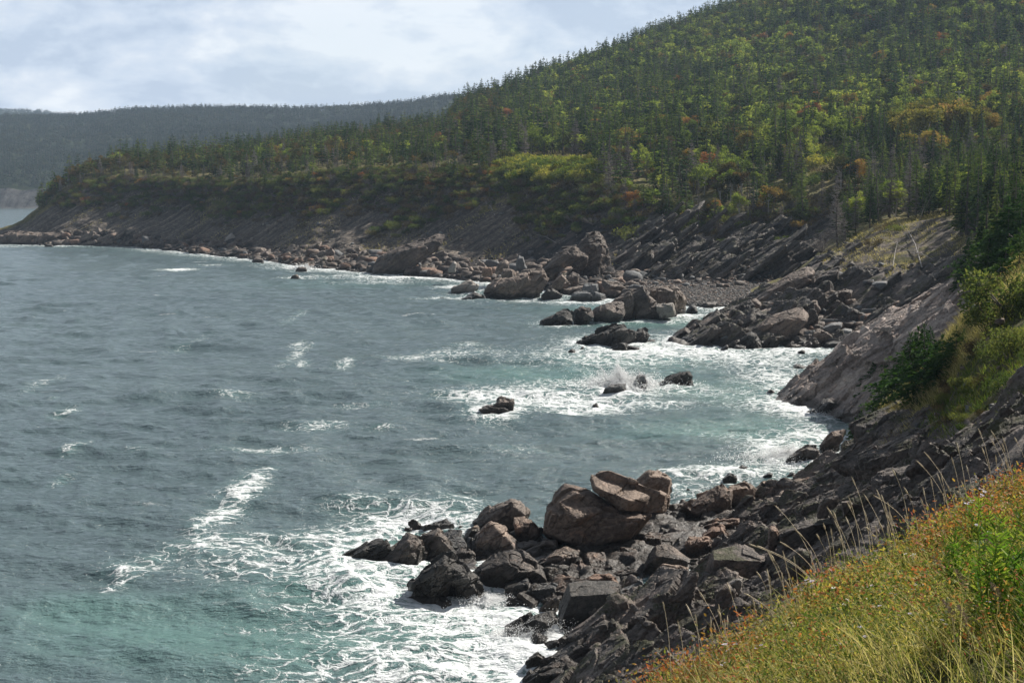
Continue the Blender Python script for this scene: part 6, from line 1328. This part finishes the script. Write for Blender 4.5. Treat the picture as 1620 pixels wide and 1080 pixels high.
# tall dry stalks against the dark rock
STK = [(1190, 862, 1288, 925, 10), (1203, 865, 1292, 930, 10.2), (1230, 803, 1296, 925, 10.3), (1263, 842, 1302, 915, 10.4), (1320, 813, 1337, 905, 10.6), (1304, 832, 1316, 905, 10.6), (1345, 793, 1362, 895, 10.7), (1340, 822, 1358, 885, 10.8), (1368, 810, 1382, 880, 10.9), (1372, 835, 1390, 880, 10.8), (1414, 746, 1438, 850, 11), (1455, 733, 1512, 850, 11.2), (1467, 720, 1520, 840, 11.4),
      (1387, 786, 1450, 860, 11.1), (1515, 706, 1532, 820, 11.5), (1550, 683, 1572, 800, 11.8), (1530, 740, 1545, 820, 11.6), (1588, 696, 1604, 790, 12), (1500, 770, 1512, 840, 11.4), (1200, 908, 1226, 990, 10), (1050, 957, 1062, 1085, 9.6), (1089, 962, 1120, 1070, 9.7), (1137, 968, 1156, 1060, 9.8), (1245, 922, 1262, 985, 10.1), (1182, 940, 1230, 990, 9.9), (1074, 990, 1084, 1075, 9.5), (1101, 978, 1108, 1070, 9.6), (1350, 760, 1378, 880, 10.8), (1433, 775, 1452, 850, 11.1), (1240, 800 + 60, 1300, 930, 10.2)]
rs = np.random.default_rng(91)
for i in range(62):
    px = rs.uniform(1110, 1640); e = np.interp(px, [1060, 1200, 1300, 1400, 1500, 1620], [1130, 1054, 977, 922, 872, 807]); L_ = rs.uniform(35, 110) * (1.25 if px > 1560 else 1); STK.append((px - L_ * rs.uniform(.0, .5), e - 42 - L_ * .85, px, e + 22, np.interp(px, [1060, 1300, 1620], [9.8, 10.6, 12.5])))
for i, (x0, y0, x1, y1, Y_) in enumerate(STK):
    b = unproj(x1, y1, Y_); tip = unproj(x0, y0, Y_ + rs.normal(0, .15)); d = tip - b; L_ = np.linalg.norm(d)
    ctl = b + np.array([d[0] * .25, d[1] * .5, d[2] * .62]); f = np.linspace(0, 1, 9)[:, None]; pts = (1 - f) ** 2 * 0 + 2 * (1 - f) * f * (ctl - b) + f * f * d
    g = Geo(); g.path([tuple(p) for p in pts], .0026, .0014, 4); hd = Geo(); hl = rs.uniform(.055, .10); e = unit((pts[-1] - pts[-2])[None])[0]; p0 = pts[-1] - e * hl * .6
    for q in range(4): hd.tube(p0 + e * hl * q / 4, p0 + e * hl * (q + 1) / 4, [.002, .0052, .0060, .0042][q], [.0052, .0060, .0042, .0012][q], 6)
    n = 26; c = p0 + e * (rs.uniform(0, 1, (n, 1)) * hl); sprigs(hd, c, unit(e + rs.normal(0, .35, (n, 3))), np.full(n, .014), np.full(n, .003), rs)
    lab = 'long arching dry grass stalk, one of the crossing pair bent to the left' if i < 2 else 'dry grass stalk with pale seed head, among many on the bank edge'
    o = link('grass_stalk', g.mesh('stalk', [M['straw']], True), loc=b, label=lab, category='grass stalk', group='bent dry stalks' if i < 2 else 'dry stalks along the bank edge'); link('seed_head', hd.mesh('seed_head', [M['straw']]), o)

# slope above the near cliff: grass, young spruces, bushes
def slope_pts(L, dens, seed, sel, r=(0.9, 4.5)):
    p, rr_, _ = cell_sample(L, r[0], r[1], 1 / math.sqrt(dens), seed); a, b = proj(p); return p[sel(a, b)]
crest = lambda a: np.interp(a, [1330, 1400, 1470, 1530, 1620], [712, 646, 578, 500, 410])
p = slope_pts(LD, 30, 21, lambda a, b: (a > 1385) & (a < 1680) & (b < 690 + (a - 1400) * .06) & (b - crest(a) > 40) & (b - crest(a) < 230)); nz = fbm(p / 3, 3, 8)
blades('slope_grass', 'green grass and weeds of the steep slope above the near cliff', p[nz > -.05], .42, .03, 'blade_green', 22, (-.3, 0, 0), .4)
p = slope_pts(LD, 75, 23, lambda a, b: (a > 1380) & (a < 1680) & (b - crest(a) > -8) & (b - crest(a) < 75)); nz = fbm(p / 2.5, 3, 9)
blades('ridge_grass', 'long sunlit dry grass along the ridge above the near cliff', p[nz > -.2], .62, .022, 'blade_dry', 24, (-.5, 0, 0), .25)
p = slope_pts(LA, 2.2, 25, lambda a, b: (((a - 1296) / 40) ** 2 + ((b - 266) / 26) ** 2 < 1.1) | (((a - 868) / 80) ** 2 + ((b - 266) / 26) ** 2 < 1.1), (3.0, 5.5))
blades('clearing_grass', 'tall pale grass of the sunlit clearings', p, .9, .07, 'blade_dry', 26, (-.3, 0, 0), .35)
p = slope_pts(LB, 9, 27, lambda a, b: (a > 1300) & (a < 1530) & (b > 330) & (b < 440), (2.6, 4.3)); nz = fbm(p / 5, 3, 10)
blades('spur_grass', 'olive grass on the soil at the top of the spur', p[nz > 0], .55, .05, 'blade_dry', 28, (-.4, 0, 0), .35)
p = slope_pts(LA, 1.4, 29, lambda a, b: (a > 100) & (a < 1330) & (b > 240) & (b < 420), (1.9, 4.1)); nz = fbm(np.stack([(p[:, 2] - .8 * p[:, 0]) / 5, p[:, 1] / 60, (p[:, 0] + p[:, 2]) / 30], -1), 3, 77)
blades('scree_grass', 'brown grass in streaks on the scree', p[nz > .02], .7, .10, 'blade_dry', 30, (-.3, 0, 0), .5)
YS = tree_kind([spruce(81, 3., 1.9, 15, 9, 18, .02, .26, .5), spruce(82, 3., 2.1, 14, 9, 18, .02, .28, .6), spruce(83, 2.4, 2.2, 12, 9, 18, .0, .28, .5)], 'bark', 'needles_near')
NB = tree_kind([bush(84, 1.6, 1.7, 14, 170, .13), bush(85, 1.4, 1.4, 11, 160, .12)], 'bark', 'leaf_bush'); NBB = tree_kind([bush(86, 1.5, 1.6, 12, 150, .12)], 'bark', 'leaf_brown')
def near_plant(px, py, hpx, kinds, name, cat, label, keys='CD'):
    h = hit(px, py, keys)
    if h is None: return
    p = h[0]; v = kinds[rs.integers(len(kinds))]; s = hpx * p.y / F / (3. if name == 'young_spruce' else 1.7)
    o = link(name, None, loc=(p.x, p.y, p.z - .1), rot=(0, 0, rs.uniform(0, 6.28)), scale=s, label=label, category=cat); link('trunk' if cat == 'spruce' else 'stems', v[0], o); link('crown' if cat == 'spruce' else 'leaves', v[1], o)
for a in [(1378, 655, 72, 'young spruce furthest down the ridge, over the surf'), (1398, 650, 56, 'young spruce right beside the lowest one on the ridge'), (1362, 690, 36, 'low dark spruce under the lowest young spruce'), (1384, 700, 30, 'small spruce seedling at the top of the near cliff'), (1436, 618, 78, 'bushy young spruce in the middle of the ridge clump, left one'), (1462, 612, 84, 'tallest bushy young spruce of the ridge clump'),
          (1490, 596, 70, 'bushy young spruce at the right of the ridge clump'), (1512, 575, 50, 'small young spruce at the right end of the ridge clump'), (1425, 590, 50, 'dark young spruce at the back of the ridge clump'), (1452, 575, 46, 'young spruce poking out above the ridge clump'), (1548, 482, 44, 'small bright young spruce on the dry grass ridge'), (1516, 462, 26, 'tiny spruce on the bare soil below the upper bushes'),
          (1562, 440, 70, 'sunlit yellow-green spruce top at the upper right'), (1532, 424, 40, 'low spreading spruce left of the sunlit one'), (1590, 430, 62, 'young spruce right of the sunlit yellow-green one'), (1612, 420, 60, 'young spruce at the right edge beside the big bush'), (1520, 440, 24, 'small flat spruce at the edge of the soil slope'), (1580, 460, 44, 'young spruce below the sunlit yellow-green one'), (1594, 402, 74, 'tall narrow young spruce at the top of the slope by the right edge'), (1612, 396, 84, 'largest young spruce at the right edge'), (1576, 410, 56, 'young spruce just left of the largest one at the right edge')]:
    near_plant(a[0], a[1], a[2] * 1.15, YS, 'young_spruce', 'spruce', a[3])
for px, py, hp in [(1370, 668, 60), (1388, 640, 66), (1408, 628, 70), (1425, 632, 74), (1450, 600, 80), (1446, 636, 64), (1472, 588, 70), (1500, 585, 62), (1480, 610, 60), (1352, 700, 40), (1462, 565, 56), (1418, 600, 60), (1400, 612, 50), (1524, 560, 40)]:
    near_plant(px, py, hp, YS, 'young_spruce', 'spruce', 'young spruce in the thick of the clump on the ridge')
for o in sc.objects:
    if o.get('label') == 'young spruce in the thick of the clump on the ridge': o['group'] = 'young spruces of the ridge clump'
for a in [(1592, 500, 90, 'big dark bush with glossy leaves at the upper right'), (1618, 480, 100, 'big bush cut by the right edge of the picture, upper one'), (1570, 520, 50, 'dark bush below the big glossy one'), (1610, 560, 60, 'dark bush on the slope at the right edge'), (1580, 570, 44, 'green bush in the middle of the right slope'), (1550, 560, 34, 'small brown bush on the dry ridge'), (1600, 620, 44, 'green bush low on the right slope'), (1545, 610, 28, 'small bush among the slope grass')]:
    near_plant(a[0], a[1], a[2], NBB if 'brown' in a[3] else NB, 'near_bush', 'bush', a[3])
for k in range(40):
    px = rs.uniform(1480, 1640); py = rs.uniform(crest(px) + 60, 680); near_plant(px, py, rs.uniform(10, 26), NB + NBB, 'slope_shrub', 'bush', 'small shrub among many on the grassy slope at the right')
for o in sc.objects:
    if o.name.startswith('slope_shrub'): o['group'] = 'small shrubs of the right slope'

# ------------------------------------------------------------------ dead wood, poles, road, spray
def fallen(px0, py0, px1, py1, label, r=.12, branches=10, keys='AB', name='fallen_tree'):
    h0, h1 = hit(px0, py0, keys), hit(px1, py1, keys); p0 = np.array(h0[0]); p1 = np.array(h1[0]) + [0, 0, .3]; rs = np.random.default_rng(int(px0)); d = p1 - p0; L_ = np.linalg.norm(d); g = Geo(); g.path([(0, 0, 0), tuple(d * .5 + [0, 0, .1 * L_ * .3]), tuple(d)], r, r * .5, 7)
    o = link(name, g.mesh('trunk', [M['deadwood']], True), loc=p0, label=label, category='dead wood')
    if branches:
        b = Geo()
        for k in range(branches):
            f = rs.uniform(.3, 1); q = d * f; e = unit((d / L_ + rs.normal(0, .8, 3) + [0, 0, .3])[None])[0] * L_ * rs.uniform(.15, .4); b.tube(q, q + e, r * .35, r * .1, 4); b.tube(q + e * .6, q + e * .6 + unit(rs.normal(size=(1, 3)))[0] * L_ * .1, r * .15, r * .06, 3)
        link('branches', b.mesh('branches', [M['deadwood']]), o)
fallen(1459, 424, 1437, 368, 'bleached leaning dead trunk with branches on the soil slope', .09, 14); fallen(1412, 424, 1420, 385, 'thin dead branch left of the bleached leaning trunk', .06, 3)
fallen(1396, 367, 1410, 365, 'short whitish log sticking out of the grassy edge', .2, 0); fallen(783, 341, 772, 322, 'crooked whitish dead snag on the dark scree', .12, 8); fallen(166, 301, 160, 293, 'white fallen dead tree at the edge of the headland wood', .15, 6)
fallen(725, 268, 705, 258, 'fallen bare tree at the top edge of the scree', .12, 9); fallen(880, 384, 845, 372, 'bleached fallen branches on the lower scree', .08, 10); fallen(1475, 410, 1440, 400, 'dead branches lying on the soil beside the leaning trunk', .05, 9)
fallen(885, 447, 895, 439, 'white drift log wedged between the boulders of the far shore', .28, 0)
for px, py, top, lab, arm in [(1517, 214, 151, 'grey utility pole with crossarm in front of the golden trees', 1), (1362, 192, 168, 'utility pole with crossarm behind the dark pair of spruces', 1), (766, 182, 164, 'small pale utility pole at the foot of the skyline wood', 1), (1141, 176, 163, 'pale pole top just showing over the spruces', 0)]:
    h = hit(px, py, 'A'); p = h[0]; H_ = (py - top) * p.y / F + 1; g = Geo(); g.path([(0, 0, -1), (-.03 * H_, 0, H_)], .17, .12, 8); o = link('utility_pole', g.mesh('pole', [M['pole']], True), loc=p, label=lab, category='utility pole')
    if arm:
        a = Geo(); q = np.array([-.03 * H_, 0, H_ - .5]); a.tube(q + [-1.2, -.15, .1], q + [1.2, -.15, 0], .08, .08, 4); link('crossarm', a.mesh('crossarm', [M['pole']]), o)
        b = Geo()
        for e in (-1.05, -.4, .4, 1.05): b.tube(q + [e, -.15, .08], q + [e, -.15, .32], .05, .03, 6)
        link('insulators', b.mesh('insulators', [M['paint']]), o)
h = hit(941, 255, 'A')
if h is not None:
    g = Geo(); g.tube((0, 0, -.3), (0, 0, 1.6), .12, .12, 6); g.tube((-.45, 0, 1.2), (.45, 0, 1.25), .35, .35, 4); link('roadside_marker', g.mesh('roadside_marker', [M['paint']]), loc=h[0], label='small white marker at the right end of the sunlit clearing', category='marker')
rd = []
for px in range(1300, 1450, 6):
    h = hit(px, 254 - (px - 1300) * .02, 'A')
    if h is not None: rd.append(np.array(h[0]))
rd = np.array(rd); rd[:, 2] = np.convolve(np.pad(rd[:, 2], 3, mode='edge'), np.ones(7) / 7, 'valid') + .35; rd[:, 1] = np.convolve(np.pad(rd[:, 1], 3, mode='edge'), np.ones(7) / 7, 'valid')
n = len(rd); V = np.concatenate([rd + [0, -3, -1.2], rd + [0, -2.6, 0], rd + [0, 2.6, .06], rd + [0, 3, -1.2]]); link('road', mk_mesh('road', V, grid_faces(4, n), [M['road']], False), kind='structure')
def spray(px, py, wpx, hpx, n, label, seed, skew=0):
    rs = np.random.default_rng(seed); Y_ = float(sea_y(py)); c = unproj(px, py, Y_); w_ = wpx * Y_ / F; hh = hpx * Y_ / F; f = rs.beta(1.1, 2.2, n); a = np.sign(rs.normal(size=(n, 2))) * np.abs(rs.normal(0, 1, (n, 2))) ** 1.5 * .8 * (1 - f * .65)[:, None]
    jets = fbm(np.stack([a[:, 0] * 2, a[:, 1] * 2, f * 1.5], -1), 2, seed); P = c + np.stack([a[:, 0] * w_ * .5 + skew * f * w_, a[:, 1] * w_ * .4, f * hh * (1 + jets * .9)], -1)
    s = (rs.uniform(.25, 1, n) ** 2 * 1.05 * Y_ / F * (1.6 - f))[:, None]; T = np.array([[1, 1, 1], [1, -1, -1], [-1, 1, -1], [-1, -1, 1]], float); V = (P[:, None] + T[None] * s[:, None] * .55).reshape(-1, 3)
    b = np.arange(n)[:, None] * 4; F_ = np.concatenate([b + k for k in ([0, 1, 2], [0, 3, 1], [0, 2, 3], [1, 3, 2])]); link('sea_spray', mk_mesh('sea_spray', V, F_, [M['foam_drops']], True), kind='stuff', label=label)
spray(992, 613, 60, 30, 34000, 'white splash bursting over the grey rock in the bay', 1, -.3); spray(1238, 725, 70, 18, 16000, 'low white spray beside the dark sloping rock', 2, .2); spray(822, 1015, 80, 40, 26000, 'white spray against the cliff foot at the bottom', 3, .3)
spray(1330, 655, 60, 8, 9000, 'low surf spray at the foot of the tilted slab', 4); spray(478, 427, 16, 9, 5000, 'small spray over the far surf rock', 5); spray(285, 393, 10, 8, 3000, 'tiny distant spray', 6); spray(770, 950, 40, 12, 9000, 'low spray at the fin-shaped rock', 7)
print('plants', round(time.time() - T0, 1))
# ------------------------------------------------------------------ haze over bay and hills
hm = bpy.data.materials.new('haze_air'); hm.use_nodes = True; t = NT(hm.node_tree)
hv = t.n('ShaderNodeVolumePrincipled', {'Color': (.60, .78, 1.0, 1), 'Density': .00012, 'Anisotropy': .0}); t.n('ShaderNodeOutputMaterial', {'Volume': hv.outputs[0]})
V = np.array([[x, y, z] for x in (-4200, 3000) for y in (-60, 4500) for z in (-8, 520)], float)
hz = link('haze', mk_mesh('haze', V, np.array([[0, 1, 3, 2], [4, 6, 7, 5], [0, 4, 5, 1], [2, 3, 7, 6], [0, 2, 6, 4], [1, 5, 7, 3]]), [hm], False), kind='stuff')

# ------------------------------------------------------------------ small groups: say which one, counted from the left
ORD = 'first second third fourth fifth sixth seventh eighth ninth tenth eleventh twelfth thirteenth fourteenth fifteenth sixteenth seventeenth eighteenth nineteenth twentieth'.split()
bylab = {}
for o in sc.objects:
    if o.parent is None and o.get('category') and o.get('label'): bylab.setdefault(o['label'], []).append(o)
for lab, os_ in bylab.items():
    if 1 < len(os_) <= 20:
        os_.sort(key=lambda o: float(proj(np.array(o.location))[0]))
        for i, o in enumerate(os_):
            pre = 'leftmost ' if i == 0 else 'rightmost ' if i == len(os_) - 1 else ORD[i] + ' from left, '
            o['label'] = ' '.join((pre + lab).split()[:16])
